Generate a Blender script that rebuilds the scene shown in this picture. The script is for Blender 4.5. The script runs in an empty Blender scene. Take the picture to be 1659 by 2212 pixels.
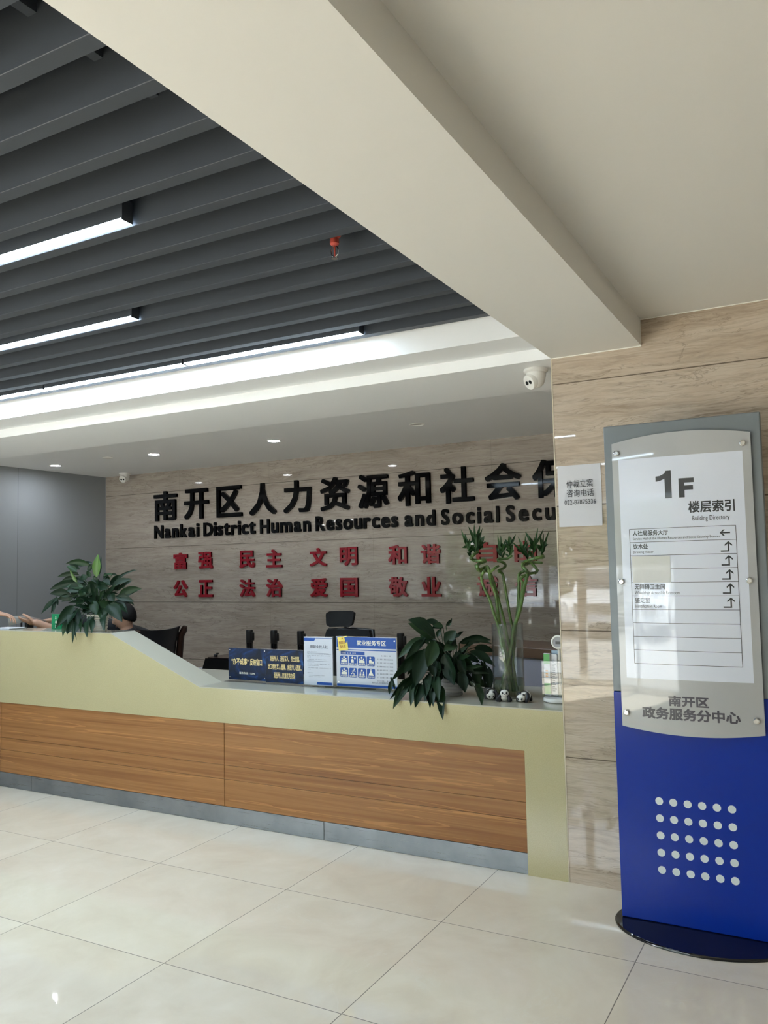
import bpy, bmesh, math, random
from mathutils import Vector, Matrix
SC = bpy.context.scene
COL = SC.collection
PI = math.pi
# ------------------------------------------------------------------ camera, world, sun, exposure
cam_d = bpy.data.cameras.new('camera'); cam = bpy.data.objects.new('camera', cam_d); COL.objects.link(cam); SC.camera = cam
cam_d.sensor_fit = 'VERTICAL'; cam_d.sensor_height = 36.0; cam_d.lens = 36.0 * 1771.78 / 2212
def cam_matrix(yaw=.50097, pitch=.06829, roll=-.02028):
    f = Vector((-math.sin(yaw)*math.cos(pitch), math.cos(yaw)*math.cos(pitch), math.sin(pitch)))
    r = Vector((math.cos(yaw), math.sin(yaw), 0)); u = r.cross(f)
    r2 = math.cos(roll)*r + math.sin(roll)*u; u2 = -math.sin(roll)*r + math.cos(roll)*u
    m = Matrix((r2, u2, -f)).transposed().to_4x4(); m.translation = (0, 0, 1.5)
    return m
cam.matrix_world = cam_matrix(); cam_d.clip_start = .05
LAMP = 11.5            # strength of the linear ceiling lamps
DOWN = 46.0           # strength of the recessed downlights
SC.view_settings.view_transform = 'Standard'; SC.view_settings.look = 'None'
SC.view_settings.gamma = 1; SC.view_settings.use_curve_mapping = False
SC.view_settings.exposure = 2.52
w = bpy.data.worlds.new('sky'); SC.world = w; w.use_nodes = True
nt = w.node_tree; bg = nt.nodes['Background']
bg.inputs[0].default_value = (.90, .935, 1.04, 1); bg.inputs[1].default_value = 3.2
sun_d = bpy.data.lights.new('sun', 'SUN'); sun = bpy.data.objects.new('sun', sun_d); COL.objects.link(sun)
sun_d.energy = 13.0; sun_d.angle = .01; sun_d.color = (1, .955, .93)
sun.rotation_euler = (math.radians(32), math.radians(24), 0)
por_d = bpy.data.lights.new('window_portal', 'AREA'); por = bpy.data.objects.new('window_portal', por_d); COL.objects.link(por)
por_d.shape = 'RECTANGLE'; por_d.size = 5.6; por_d.size_y = 2.3; por_d.cycles.is_portal = True
por.location = (-4.45, -2.55, 1.17); por.rotation_euler = (PI/2, 0, 0)
SC.cycles.max_bounces = 10; SC.cycles.diffuse_bounces = 6; SC.cycles.glossy_bounces = 5
SC.cycles.transparent_max_bounces = 24; SC.cycles.caustics_reflective = False; SC.cycles.caustics_refractive = False
SC.cycles.sample_clamp_indirect = 6.0

# ------------------------------------------------------------------ helpers
def tag(o, label=None, cat=None, group=None, kind=None):
    if label: o['label'] = label
    if cat: o['category'] = cat
    if group: o['group'] = group
    if kind: o['kind'] = kind
    return o
def root(name, loc, label, cat, group=None, rz=0, kind=None):
    o = bpy.data.objects.new(name, None); COL.objects.link(o); o.location = loc; o.rotation_euler = (0, 0, rz)
    o.empty_display_size = .05
    return tag(o, label, cat, group, kind)
class MB:
    """collects shapes and links them as ONE mesh object"""
    def __init__(s): s.bm = bmesh.new(); s.mi = 0
    def _new(s, fs):
        for f in fs: f.material_index = s.mi
    def mesh(s, verts, faces):
        vs = [s.bm.verts.new(v) for v in verts]
        fs = []
        for f in faces:
            try: fs.append(s.bm.faces.new([vs[i] for i in f]))
            except ValueError: pass
        s._new(fs); return vs
    def box(s, lo, hi, bev=0, rot=None, pivot=None, seg=2):
        b = bmesh.new()
        x0, y0, z0 = lo; x1, y1, z1 = hi
        v = [b.verts.new(p) for p in ((x0,y0,z0),(x1,y0,z0),(x1,y1,z0),(x0,y1,z0),(x0,y0,z1),(x1,y0,z1),(x1,y1,z1),(x0,y1,z1))]
        for f in ((0,3,2,1),(4,5,6,7),(0,1,5,4),(1,2,6,5),(2,3,7,6),(3,0,4,7)): b.faces.new([v[i] for i in f])
        if bev: bmesh.ops.bevel(b, geom=b.edges[:], offset=bev, segments=seg, affect='EDGES', profile=.5)
        if rot: bmesh.ops.rotate(b, verts=b.verts, cent=pivot or ((x0+x1)/2,(y0+y1)/2,(z0+z1)/2), matrix=rot)
        s.add(b); return s
    def add(s, b, M=None):
        b.verts.index_update()
        vs = [v.co.copy() if M is None else M @ v.co for v in b.verts]
        s.mesh(vs, [[v.index for v in f.verts] for f in b.faces]); b.free()
    def tube(s, pts, rad, seg=12, cap=True):
        pts = [Vector(p) for p in pts]; n = len(pts)
        rads = rad if isinstance(rad, (list, tuple)) else [rad]*n
        T = []
        for i in range(n):
            d = pts[min(i+1, n-1)] - pts[max(i-1, 0)]
            T.append(d.normalized() if d.length > 1e-9 else Vector((0,0,1)))
        up = Vector((0,0,1)) if abs(T[0].z) < .9 else Vector((1,0,0))
        N = (up - T[0]*up.dot(T[0])).normalized(); rings = []
        for i in range(n):
            N = (N - T[i]*N.dot(T[i]))
            N = N.normalized() if N.length > 1e-6 else T[i].orthogonal().normalized()
            B = T[i].cross(N)
            rings.append([s.bm.verts.new(pts[i] + (N*math.cos(a)+B*math.sin(a))*rads[i]) for a in [2*PI*k/seg for k in range(seg)]])
        fs = []
        for i in range(n-1):
            for k in range(seg):
                fs.append(s.bm.faces.new((rings[i][k], rings[i][(k+1)%seg], rings[i+1][(k+1)%seg], rings[i+1][k])))
        if cap:
            fs.append(s.bm.faces.new(rings[0][::-1])); fs.append(s.bm.faces.new(rings[-1]))
        s._new(fs); return s
    def lathe(s, prof, seg=32, c=(0,0,0), cap=True, M=None):
        rings = []
        for r, z in prof:
            rr = [Vector((c[0]+r*math.cos(2*PI*k/seg), c[1]+r*math.sin(2*PI*k/seg), c[2]+z)) for k in range(seg)]
            if M is not None: rr = [M @ p for p in rr]
            rings.append([s.bm.verts.new(p) for p in rr])
        fs = []
        for i in range(len(rings)-1):
            for k in range(seg): fs.append(s.bm.faces.new((rings[i][k], rings[i][(k+1)%seg], rings[i+1][(k+1)%seg], rings[i+1][k])))
        if cap:
            fs.append(s.bm.faces.new(rings[0][::-1])); fs.append(s.bm.faces.new(rings[-1]))
        s._new(fs); return s
    def ball(s, c, r, seg=20, M=None, sq=1.0):
        r = r if isinstance(r, (list, tuple)) else (r, r, r)
        b = bmesh.new(); bmesh.ops.create_uvsphere(b, u_segments=seg, v_segments=max(6, seg*2//3), radius=1)
        for v in b.verts:
            v.co = Vector((v.co.x*r[0], v.co.y*r[1], v.co.z*r[2]))
            if M is not None: v.co = M @ v.co
            v.co += Vector(c)
        s.add(b); return s
    def prism(s, poly, y0, y1):
        """poly of (x, z) extruded between y0 and y1"""
        n = len(poly)
        vs = [(x, y0, z) for x, z in poly] + [(x, y1, z) for x, z in poly]
        fs = [list(range(n)), list(range(2*n-1, n-1, -1))] + [[i, i+n, (i+1)%n+n, (i+1)%n] for i in range(n)]
        s.mesh(vs, fs); return s
    def prism_z(s, poly, z0, z1):
        n = len(poly)
        vs = [(x, y, z0) for x, y in poly] + [(x, y, z1) for x, y in poly]
        fs = [list(range(n-1, -1, -1)), list(range(n, 2*n))] + [[i, (i+1)%n, (i+1)%n+n, i+n] for i in range(n)]
        s.mesh(vs, fs); return s
    def rect(s, x0, x1, z0, z1, y=0, nx=1):
        vs = []
        for i in range(nx+1):
            x = x0 + (x1-x0)*i/nx; vs += [(x, y, z0), (x, y, z1)]
        s.mesh(vs, [[2*i, 2*i+2, 2*i+3, 2*i+1] for i in range(nx)]); return s
    def disc(s, x, z, r, y=0, seg=20):
        s.mesh([(x+r*math.cos(2*PI*k/seg), y, z+r*math.sin(2*PI*k/seg)) for k in range(seg)], [list(range(seg))]); return s
    def bend(s, fn):
        for v in s.bm.verts: v.co = fn(v.co)
        return s
    def done(s, name, mat, parent=None, smooth=False, fixn=True, loc=None):
        if fixn: bmesh.ops.recalc_face_normals(s.bm, faces=s.bm.faces)
        me = bpy.data.meshes.new(name); s.bm.to_mesh(me); s.bm.free()
        for m in (mat if isinstance(mat, (list, tuple)) else [mat]): me.materials.append(m)
        o = bpy.data.objects.new(name, me); COL.objects.link(o)
        if parent: o.parent = parent
        if loc: o.location = loc
        if smooth:
            for p in me.polygons: p.use_smooth = True
            try:
                me.set_sharp_from_angle(angle=math.radians(40))
            except Exception: pass
        return o
_tc = {}
def text_geo(body, bold=0.0, res=3):
    """flat glyph outlines of the built-in font: vertices scaled to a unit box and their faces, plus the aspect"""
    k = (body, bold, res)
    if k in _tc: return _tc[k]
    c = bpy.data.curves.new('t', 'FONT'); c.body = body; c.resolution_u = res; c.fill_mode = 'FRONT'
    o = bpy.data.objects.new('t', c); COL.objects.link(o)
    dg = bpy.context.evaluated_depsgraph_get(); ev = o.evaluated_get(dg); me = ev.to_mesh()
    vs = [(v.co.x, v.co.y) for v in me.vertices]; fs = [list(p.vertices) for p in me.polygons]
    ev.to_mesh_clear(); bpy.data.objects.remove(o); bpy.data.curves.remove(c)
    lay = [0]*len(vs)
    if bold:
        V, F, lay0 = list(vs), list(fs), list(lay)
        for a in range(8):
            dx, dy = bold*.9*((1, 1, 0, -1, -1, -1, 0, 1)[a]), bold*.9*((0, 1, 1, 1, 0, -1, -1, -1)[a]); n = len(V)
            V += [(x+dx, y+dy) for x, y in vs]; F += [[i+n for i in f] for f in fs]; lay0 += [a+1]*len(vs)
        vs, fs, lay = V, F, lay0
    xs = [v[0] for v in vs]; ys = [v[1] for v in vs]
    x0, x1, y0, y1 = min(xs), max(xs), min(ys), max(ys)
    _tc[k] = ([((x-x0)/(x1-x0), (y-y0)/(y1-y0), l) for (x, y), l in zip(vs, lay)], fs, (x1-x0)/(y1-y0))
    return _tc[k]
def put_text(mb, body, x0, x1, z0, z1, y=0, bold=0.0, depth=0, res=3):
    """lettering filling the box x0..x1, z0..z1 on the plane y, read from -y; depth gives it a body"""
    vs, fs, asp = text_geo(body, bold, res)
    if x1 is None: x1 = x0 + (z1-z0)*asp
    if x0 is None: x0 = x1 - (z1-z0)*asp
    st = .00025 if depth else .00005
    P = [(x0+(x1-x0)*u, y+st*l, z0+(z1-z0)*v) for u, v, l in vs]
    if not depth: mb.mesh(P, fs); return
    n = len(P); Q = P + [(p[0], p[1]+depth, p[2]) for p in P]
    cnt = {}
    for f in fs:
        for i in range(len(f)):
            a, b = f[i], f[(i+1) % len(f)]; cnt[(a, b)] = 1
    side = [[a, a+n, b+n, b] for (a, b) in cnt if (b, a) not in cnt]
    mb.mesh(Q, fs + side)
def scribble(mb, x0, x1, z, h, y, rnd, fill=.8):
    """a line of print too small to read: a row of little ink marks"""
    x = x0
    while x < x1 - h*.4:
        if rnd.random() < .93:
            ww = h*rnd.uniform(.55, .9)
            mb.rect(x, x+ww*.9, z+h*.1, z+h*.3, y); mb.rect(x+ww*.1, x+ww*.8, z+h*.55, z+h*.75, y); mb.rect(x+ww*.35, x+ww*.55, z, z+h, y)
        x += h*1.05
# ------------------------------------------------------------------ materials
def mat(name, col, rough=.5, metal=0, coat=0, spec=.5, emit=None, es=0, crough=.03):
    m = bpy.data.materials.new(name); m.use_nodes = True
    b = m.node_tree.nodes['Principled BSDF']
    b.inputs['Base Color'].default_value = (*col, 1); b.inputs['Roughness'].default_value = rough
    b.inputs['Metallic'].default_value = metal; b.inputs['Coat Weight'].default_value = coat
    b.inputs['Coat Roughness'].default_value = crough; b.inputs['Specular IOR Level'].default_value = spec
    if emit:
        b.inputs['Emission Color'].default_value = (*emit, 1); b.inputs['Emission Strength'].default_value = es
    return m
class NT:
    def __init__(s, m): s.m = m; s.t = m.node_tree; s.b = s.t.nodes['Principled BSDF']
    def n(s, typ, **kw):
        x = s.t.nodes.new(typ)
        for k, v in kw.items():
            if k.startswith('i_'):
                key = k[2:]; key = int(key) if key.isdigit() else key.replace('_', ' ')
                x.inputs[key].default_value = v
            else: setattr(x, k, v)
        return x
    def l(s, a, b): s.t.links.new(a, b)
    def math(s, op, a, b=None, c=None):
        x = s.t.nodes.new('ShaderNodeMath'); x.operation = op
        for i, v in enumerate((a, b, c)):
            if v is None: continue
            if isinstance(v, (int, float)): x.inputs[i].default_value = v
            else: s.l(v, x.inputs[i])
        return x.outputs[0]
    def xyz(s, space='Object'):
        tc = s.n('ShaderNodeTexCoord'); sp = s.n('ShaderNodeSeparateXYZ'); s.l(tc.outputs[space], sp.inputs[0])
        return tc.outputs[space], sp.outputs
    def mapped(s, v, scale, loc=(0,0,0), rot=(0,0,0)):
        mp = s.n('ShaderNodeMapping'); s.l(v, mp.inputs['Vector'])
        mp.inputs['Scale'].default_value = scale; mp.inputs['Location'].default_value = loc; mp.inputs['Rotation'].default_value = rot
        return mp.outputs[0]
    def noise(s, v, scale, detail=4, rough=.5, dist=0, w=None):
        x = s.n('ShaderNodeTexNoise'); s.l(v, x.inputs['Vector'])
        if w is not None: x.noise_dimensions = '4D'; s.l(w, x.inputs['W'])
        x.inputs['Scale'].default_value = scale; x.inputs['Detail'].default_value = detail
        x.inputs['Roughness'].default_value = rough; x.inputs['Distortion'].default_value = dist
        return x.outputs[0]
    def ramp(s, f, stops):
        x = s.n('ShaderNodeValToRGB'); s.l(f, x.inputs[0]); e = x.color_ramp.elements
        while len(e) < len(stops): e.new(.5)
        for k, (p, c) in enumerate(stops): e[k].position = p; e[k].color = (*c, 1)
        return x.outputs[0]
    def mix(s, f, a, b, blend='MIX'):
        x = s.n('ShaderNodeMix', data_type='RGBA', blend_type=blend)
        for sock, v in ((x.inputs[0], f), (x.inputs[6], a), (x.inputs[7], b)):
            if isinstance(v, (int, float)): sock.default_value = v
            elif isinstance(v, tuple): sock.default_value = (*v, 1)
            else: s.l(v, sock)
        return x.outputs[2]
    def bump(s, h, strength=.1, dist=.01):
        x = s.n('ShaderNodeBump'); x.inputs['Strength'].default_value = strength; x.inputs['Distance'].default_value = dist
        s.l(h, x.inputs['Height']); s.l(x.outputs[0], s.b.inputs['Normal'])
    def color(s, c): s.l(c, s.b.inputs['Base Color'])

def marble(name, cols, off, vx=None, rough=.06):
    m = mat(name, cols[1], rough, spec=.5); t = NT(m); v, (x, y, z) = t.xyz()
    zz = t.math('DIVIDE', t.math('SUBTRACT', z, off), .6); row = t.math('FLOOR', zz); fr = t.math('FRACT', zz)
    wv = t.math('MULTIPLY', row, 3.7)
    wob = t.noise(t.mapped(v, (1.6, 1.6, 5)), 1.5, 4, .55, .6, wv)          # makes the layers wander
    q = t.n('ShaderNodeCombineXYZ'); sx = t.math('MULTIPLY', x, 1.1); t.l(sx, q.inputs[0]); t.l(t.math('MULTIPLY', y, 1.1), q.inputs[1])
    t.l(t.math('MULTIPLY_ADD', wob, .8, t.math('MULTIPLY', z, 9.0)), q.inputs[2])
    n1 = t.noise(q.outputs[0], 1.5, 9, .68, .5, wv)
    n2 = t.noise(t.mapped(q.outputs[0], (2.2, 2.2, 5.0)), 1.9, 7, .68, .9, wv)
    c = t.ramp(n1, [(.30, cols[0]), (.45, cols[1]), (.60, cols[2]), (.75, cols[1])])
    c = t.mix(t.math('MINIMUM', t.math('MULTIPLY', t.math('MAXIMUM', t.math('SUBTRACT', n2, .46), 0), 2.6), .6), c, tuple(k*.70 for k in cols[0]))
    vn = t.noise(t.mapped(q.outputs[0], (.5, .5, .35)), 1.4, 6, .62, 1.0, wv)
    vein = t.math('MAXIMUM', t.math('SUBTRACT', 1.0, t.math('DIVIDE', t.math('ABSOLUTE', t.math('SUBTRACT', vn, .52)), .007)), 0)
    c = t.mix(t.math('MULTIPLY', vein, .5), c, tuple(k*.5 for k in cols[0]))
    g = t.math('LESS_THAN', t.math('ABSOLUTE', t.math('SUBTRACT', fr, .5)), .4955)      # 1 on the stone, 0 in the joint
    if vx is not None:
        fx = t.math('FRACT', t.math('DIVIDE', t.math('SUBTRACT', x, vx), 1.2))
        g2 = t.math('LESS_THAN', t.math('ABSOLUTE', t.math('SUBTRACT', fx, .5)), .4991)
        g = t.math('MULTIPLY', g, t.math('MAXIMUM', g2, .55))
    c = t.mix(g, tuple(k*.42 for k in cols[0]), c)
    t.color(c); return m
M = {}
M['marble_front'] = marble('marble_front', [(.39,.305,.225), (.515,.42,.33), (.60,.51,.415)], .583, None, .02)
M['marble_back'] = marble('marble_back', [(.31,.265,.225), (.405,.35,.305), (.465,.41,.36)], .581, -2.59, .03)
def floor_mat():
    m = mat('polished_tile', (.7,.65,.55), .035, spec=.5); t = NT(m); v, (x, y, z) = t.xyz()
    u = t.math('DIVIDE', t.math('ADD', x, 3.146), .803); q = t.math('DIVIDE', t.math('SUBTRACT', y, 3.245), .803)
    wv = t.math('ADD', t.math('MULTIPLY', t.math('FLOOR', u), 5.3), t.math('MULTIPLY', t.math('FLOOR', q), 9.1))
    n = t.noise(v, 2.2, 7, .6, 1.2, wv); n2 = t.noise(v, 9, 5, .6, .5, wv)
    c = t.ramp(n, [(.3, (.71,.615,.485)), (.5, (.78,.695,.56)), (.72, (.84,.765,.64))])
    c = t.mix(t.math('MULTIPLY', n2, .25), c, (.62,.53,.42))
    gx = t.math('LESS_THAN', t.math('ABSOLUTE', t.math('SUBTRACT', t.math('FRACT', t.math('ADD', u, .5)), .5)), .0021)
    gy = t.math('LESS_THAN', t.math('ABSOLUTE', t.math('SUBTRACT', t.math('FRACT', t.math('ADD', q, .5)), .5)), .0021)
    g = t.math('MAXIMUM', gx, gy)
    vn = t.noise(v, 1.1, 6, .6, 1.2, wv)
    vein = t.math('LESS_THAN', t.math('ABSOLUTE', t.math('SUBTRACT', vn, .60)), .0022)
    c = t.mix(t.math('MULTIPLY', vein, .2), c, (.80,.76,.68))
    t.color(t.mix(g, c, (.16,.13,.10)))
    t.l(t.math('MULTIPLY_ADD', g, .5, .035), t.b.inputs['Roughness'])
    return m
M['floor'] = floor_mat()
def wood_mat(name, dark, mid, light, sc=1.0):
    m = mat(name, mid, .32, spec=.4); t = NT(m); v, (x, y, z) = t.xyz()
    n = t.noise(t.mapped(v, (.28, 3, 13*sc)), 1.7, 7, .6, .5)
    n2 = t.noise(t.mapped(v, (.7, 4, 85*sc)), 2.0, 4, .6, .2)
    c = t.ramp(n, [(.25, dark), (.42, mid), (.55, light), (.66, mid), (.8, dark)])
    c = t.mix(t.math('MULTIPLY', n2, .5), c, dark)
    vn = t.noise(t.mapped(v, (.16, 1, 6*sc)), 1.9, 3, .5, .3)
    st = t.math('LESS_THAN', t.math('ABSOLUTE', t.math('SUBTRACT', vn, .53)), .006)
    t.color(t.mix(t.math('MULTIPLY', st, .35), c, tuple(min(1, k*1.6) for k in light)))
    t.bump(n2, .05, .002); return m
M['wood_front'] = wood_mat('walnut_laminate', (.20,.076,.023), (.31,.133,.042), (.42,.20,.068))
M['wood_dark'] = mat('dark_wood', (.028,.012,.008), .25, spec=.5)
M['wood_brown'] = wood_mat('brown_wood', (.07,.04,.025), (.11,.06,.035), (.15,.085,.05))
def stone_mat():
    m = mat('cream_quartz', (.72,.66,.42), .1, spec=.5); t = NT(m); v, _ = t.xyz()
    n = t.noise(v, 230, 3, .7); n2 = t.noise(v, 6, 5, .6)
    c = t.ramp(n, [(.28, (.455,.40,.225)), (.5, (.505,.45,.262)), (.75, (.565,.51,.31))])
    t.color(t.mix(t.math('MULTIPLY', n2, .22), c, (.36,.335,.20))); return m
M['stone'] = stone_mat()
M['stone_top'] = mat('cream_quartz_polished', (.47,.45,.37), .06, spec=.55)
def steel_mat():
    m = mat('brushed_steel', (.50,.50,.48), .3, 1.0); t = NT(m); v, _ = t.xyz()
    n = t.noise(t.mapped(v, (2, 2, 180)), 2.0, 3, .6); t.l(t.math('MULTIPLY_ADD', n, .22, .2), t.b.inputs['Roughness'])
    n2 = t.noise(v, 3.0, 4, .6); t.color(t.ramp(n2, [(.3, (.20,.215,.24)), (.7, (.31,.33,.36))])); return m
M['steel'] = steel_mat()
M['paint'] = mat('white_ceiling_paint', (.75,.735,.70), .65, spec=.25)
M['paint_back'] = mat('back_ceiling_paint', (.80,.81,.82), .65, spec=.25)  # back ceiling tone, set a little darker than soffit and cove
M['paint_ceil'] = mat('white_hall_paint', (.86,.87,.88), .65, spec=.25)
M['paint_cool'] = mat('white_wall_paint', (.28,.30,.32), .5, spec=.3)
M['baffle'] = mat('grey_baffle_paint', (.052,.059,.071), .5, spec=.3)
M['deck'] = mat('dark_ceiling_void', (.025,.027,.03), .8, spec=.1)
M['lamp'] = mat('lamp_diffuser', (.9,.9,.9), .5, emit=(.68,.85,1.0), es=LAMP)
M['down'] = mat('downlight_diffuser', (.9,.9,.9), .5, emit=(.92,.96,1.0), es=DOWN)
M['down_off'] = mat('downlight_off', (.55,.54,.5), .4)
M['white_plastic'] = mat('white_plastic', (.78,.77,.74), .3, spec=.5)
M['white_trim'] = mat('white_trim', (.9,.88,.82), .35)
M['cream_trim'] = mat('cream_trim', (.60,.53,.40), .4)
M['black_plastic'] = mat('black_plastic', (.012,.012,.013), .35, spec=.5)
M['black_gloss'] = mat('black_gloss', (.006,.006,.007), .06, spec=.6)
M['black_letter'] = mat('black_acrylic', (.003,.003,.0035), .06, spec=.22)
M['red_letter'] = mat('red_acrylic', (.28,.007,.018), .15, spec=.5)
M['red_paint'] = mat('red_sprinkler_paint', (.42,.06,.04), .4)
M['chrome'] = mat('chrome', (.75,.75,.74), .15, 1.0)
M['leather'] = mat('black_leather', (.012,.012,.014), .32, spec=.5)
M['mesh_black'] = mat('black_mesh_fabric', (.008,.008,.009), .85)
M['paper'] = mat('white_paper', (.66,.66,.69), .75, spec=.2)
M['ink'] = mat('black_ink', (.012,.012,.014), .6)
M['sign_grey'] = mat('grey_sign_paint', (.19,.215,.235), .35, .2, spec=.5)
M['sign_blue'] = mat('blue_sign_paint', (.003,.030,.33), .2, spec=.25)
M['sign_panel'] = mat('pale_grey_acrylic', (.42,.43,.44), .3, coat=1.0)
M['sign_sheet'] = mat('white_sign_sheet', (.70,.745,.86), .35, coat=1.0)
M['sign_patch'] = mat('blank_cover_sheet', (.66,.66,.64), .5, coat=.6)
M['sign_ink'] = mat('sign_ink', (.02,.022,.026), .35, coat=.8)
M['sign_dark_ink'] = mat('sign_purple_ink', (.045,.04,.06), .35, coat=.8)
M['dot_white'] = mat('white_dot_vinyl', (.72,.79,.82), .35)
M['gold'] = mat('gold_print', (.80,.64,.30), .4)
M['pale_print'] = mat('pale_print', (.75,.75,.66), .5)
M['print_blue'] = mat('blue_print', (.012,.075,.33), .35, spec=.25)
M['print_navy'] = mat('navy_print', (.01,.02,.10), .25)
M['print_white'] = mat('white_print', (.50,.54,.62), .4, coat=.15)
M['print_grey'] = mat('grey_print', (.12,.13,.17), .5)
M['yellow_note'] = mat('yellow_sticky_paper', (.85,.70,.16), .7)
M['red_ink'] = mat('red_ink', (.35,.05,.03), .6)
M['green_sign'] = mat('green_acrylic', (.004,.20,.075), .25)
M['grey_plastic'] = mat('grey_plastic', (.32,.32,.34), .4)
M['lilac_panel'] = mat('grey_lilac_panel', (.30,.29,.33), .5)
M['pot_grey'] = mat('grey_ribbed_ceramic', (.36,.36,.36), .35)
M['pot_white'] = mat('white_ribbed_ceramic', (.60,.58,.52), .35)
M['soil'] = mat('soil', (.03,.02,.014), .95)
M['skin'] = mat('skin', (.50,.29,.20), .5, spec=.35)
M['hair'] = mat('black_hair', (.005,.0045,.0045), .6, spec=.2)
M['shirt_dark'] = mat('black_shirt', (.012,.013,.016), .8)
M['shirt_pale'] = mat('pale_shirt', (.5,.52,.55), .8)
M['trousers'] = mat('dark_trousers', (.02,.022,.03), .85)
M['eye_white'] = mat('eye_white', (.8,.78,.75), .2)
M['lip'] = mat('lip', (.35,.13,.11), .45)
def leaf_mat(name, a, b, c):
    m = mat(name, a, .42, spec=.28); t = NT(m); v, _ = t.xyz(); n = t.noise(v, 9, 3, .5)
    g = t.n('ShaderNodeNewGeometry'); r = t.ramp(g.outputs['Random Per Island'], [(0, a), (.6, b), (1, c)])
    t.color(t.mix(t.math('MULTIPLY', n, .4), r, a)); return m
M['leaf'] = leaf_mat('lily_leaf', (.007,.022,.010), (.012,.032,.014), (.022,.052,.018))
M['leaf_new'] = mat('young_leaf', (.065,.135,.024), .4)
M['bamboo_leaf'] = leaf_mat('bamboo_leaf', (.010,.038,.010), (.018,.058,.014), (.03,.085,.02))
def bamboo_mat():
    m = mat('bamboo_stem', (.13,.24,.05), .3, spec=.5); t = NT(m); v, _ = t.xyz()
    n = t.noise(v, 14, 3, .5); t.color(t.ramp(n, [(.3, (.045,.10,.02)), (.6, (.10,.18,.04)), (.8, (.17,.25,.065))])); return m
M['bamboo'] = bamboo_mat(); M['bamboo_node'] = mat('bamboo_node', (.10,.12,.04), .5)
def glass_mat(name, tint=(1,1,1), refl=1.0, rough=0.0):
    m = bpy.data.materials.new(name); m.use_nodes = True; t = m.node_tree; t.nodes.clear()
    out = t.nodes.new('ShaderNodeOutputMaterial'); mx = t.nodes.new('ShaderNodeMixShader')
    tr = t.nodes.new('ShaderNodeBsdfTransparent'); tr.inputs[0].default_value = (*tint, 1)
    gl = t.nodes.new('ShaderNodeBsdfGlossy'); gl.inputs['Roughness'].default_value = rough
    fr = t.nodes.new('ShaderNodeFresnel'); fr.inputs[0].default_value = 1.45
    mu = t.nodes.new('ShaderNodeMath'); mu.operation = 'MULTIPLY'; mu.inputs[1].default_value = refl
    t.links.new(fr.outputs[0], mu.inputs[0]); t.links.new(mu.outputs[0], mx.inputs[0])
    t.links.new(tr.outputs[0], mx.inputs[1]); t.links.new(gl.outputs[0], mx.inputs[2]); t.links.new(mx.outputs[0], out.inputs[0])
    return m
M['window_glass'] = glass_mat('window_glass', (.93,.96,.95))
M['vase_glass'] = glass_mat('vase_glass', (.90,.925,.925), 1.6)
M['clear_acrylic'] = glass_mat('clear_acrylic', (.95,.96,.97), 1.0)
M['water'] = glass_mat('vase_water', (.72,.76,.64), .6)
def fix_fresnel():
    for m in ('window_glass', 'vase_glass', 'clear_acrylic', 'water'):
        t = M[m].node_tree; fr = [n for n in t.nodes if n.type == 'FRESNEL'][0]
        mu = [n for n in t.nodes if n.type == 'MATH'][0]
        lw = t.nodes.new('ShaderNodeLayerWeight'); lw.inputs[0].default_value = .5
        p = t.nodes.new('ShaderNodeMath'); p.operation = 'POWER'; p.inputs[1].default_value = 5
        a = t.nodes.new('ShaderNodeMath'); a.operation = 'MULTIPLY_ADD'; a.inputs[1].default_value = .95; a.inputs[2].default_value = .04
        t.links.new(lw.outputs['Facing'], p.inputs[0]); t.links.new(p.outputs[0], a.inputs[0]); t.links.new(a.outputs[0], mu.inputs[0])
        t.nodes.remove(fr)
fix_fresnel()
# ================================================================== the setting
XL, XC, XB, XR = -7.31, -1.18, -.745, 4.0      # left wall, marble corner, beam side, far right wall
YF, YC, YS, YB = -2.4, 3.904, 4.60, 6.70       # entrance wall, counter front, soffit back, back wall
ZB, ZC, ZG, ZL, ZT = 2.5155, 2.605, 2.68, 2.641, 3.0
def struct(name, mb, m, label=None): return tag(mb.done(name, m), label, None, None, 'structure')
struct('floor', MB().box((XL-.2, YF-.2, -.1), (XR+.2, YB+.2, 0)), M['floor'])
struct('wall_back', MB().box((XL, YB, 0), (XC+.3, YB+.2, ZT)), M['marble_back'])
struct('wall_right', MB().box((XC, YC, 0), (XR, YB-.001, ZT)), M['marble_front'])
def left_wall_mat():
    m = M['paint_cool'].copy(); t = NT(m); v, (x, y, z) = t.xyz()
    fy = t.math('FRACT', t.math('DIVIDE', t.math('SUBTRACT', y, 5.545), 1.2))
    g = t.math('LESS_THAN', t.math('ABSOLUTE', t.math('SUBTRACT', fy, .5)), .4975)
    t.color(t.mix(g, (.18, .195, .21), (.28, .30, .32))); return m
struct('wall_left', MB().box((XL-.2, YF, 0), (XL, YB, ZT)), left_wall_mat())
struct('wall_side', MB().box((XR, YF, 0), (XR+.2, YB, ZT)), M['paint'])
e = MB(); e.box((XL, YF-.2, 2.3), (XR, YF, ZT)); e.box((-1.7, YF-.2, 0), (XR, YF, 2.3)); struct('wall_entrance', e, M['paint'])
struct('ceiling', MB().box((XL, YS, ZC), (XC, YB, ZT)), M['paint_back'])
struct('ceiling_soffit', MB().box((XL, YC, ZB), (XC, YS, ZT)), M['paint_ceil'])
struct('ceiling_cove', MB().box((XL, 3.64, 2.575), (XC, YC, ZT)), M['paint_ceil'])
struct('ceiling_beam', MB().box((XC, YF, ZB), (XB, YC, ZT)), M['paint'])
struct('ceiling_lobby', MB().box((XB, YF, ZL), (XR, YC, ZT)), M['paint'])
struct('ceiling_void', MB().box((XL, YF, 2.9), (XC, 3.64, ZT)), M['deck'])
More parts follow.
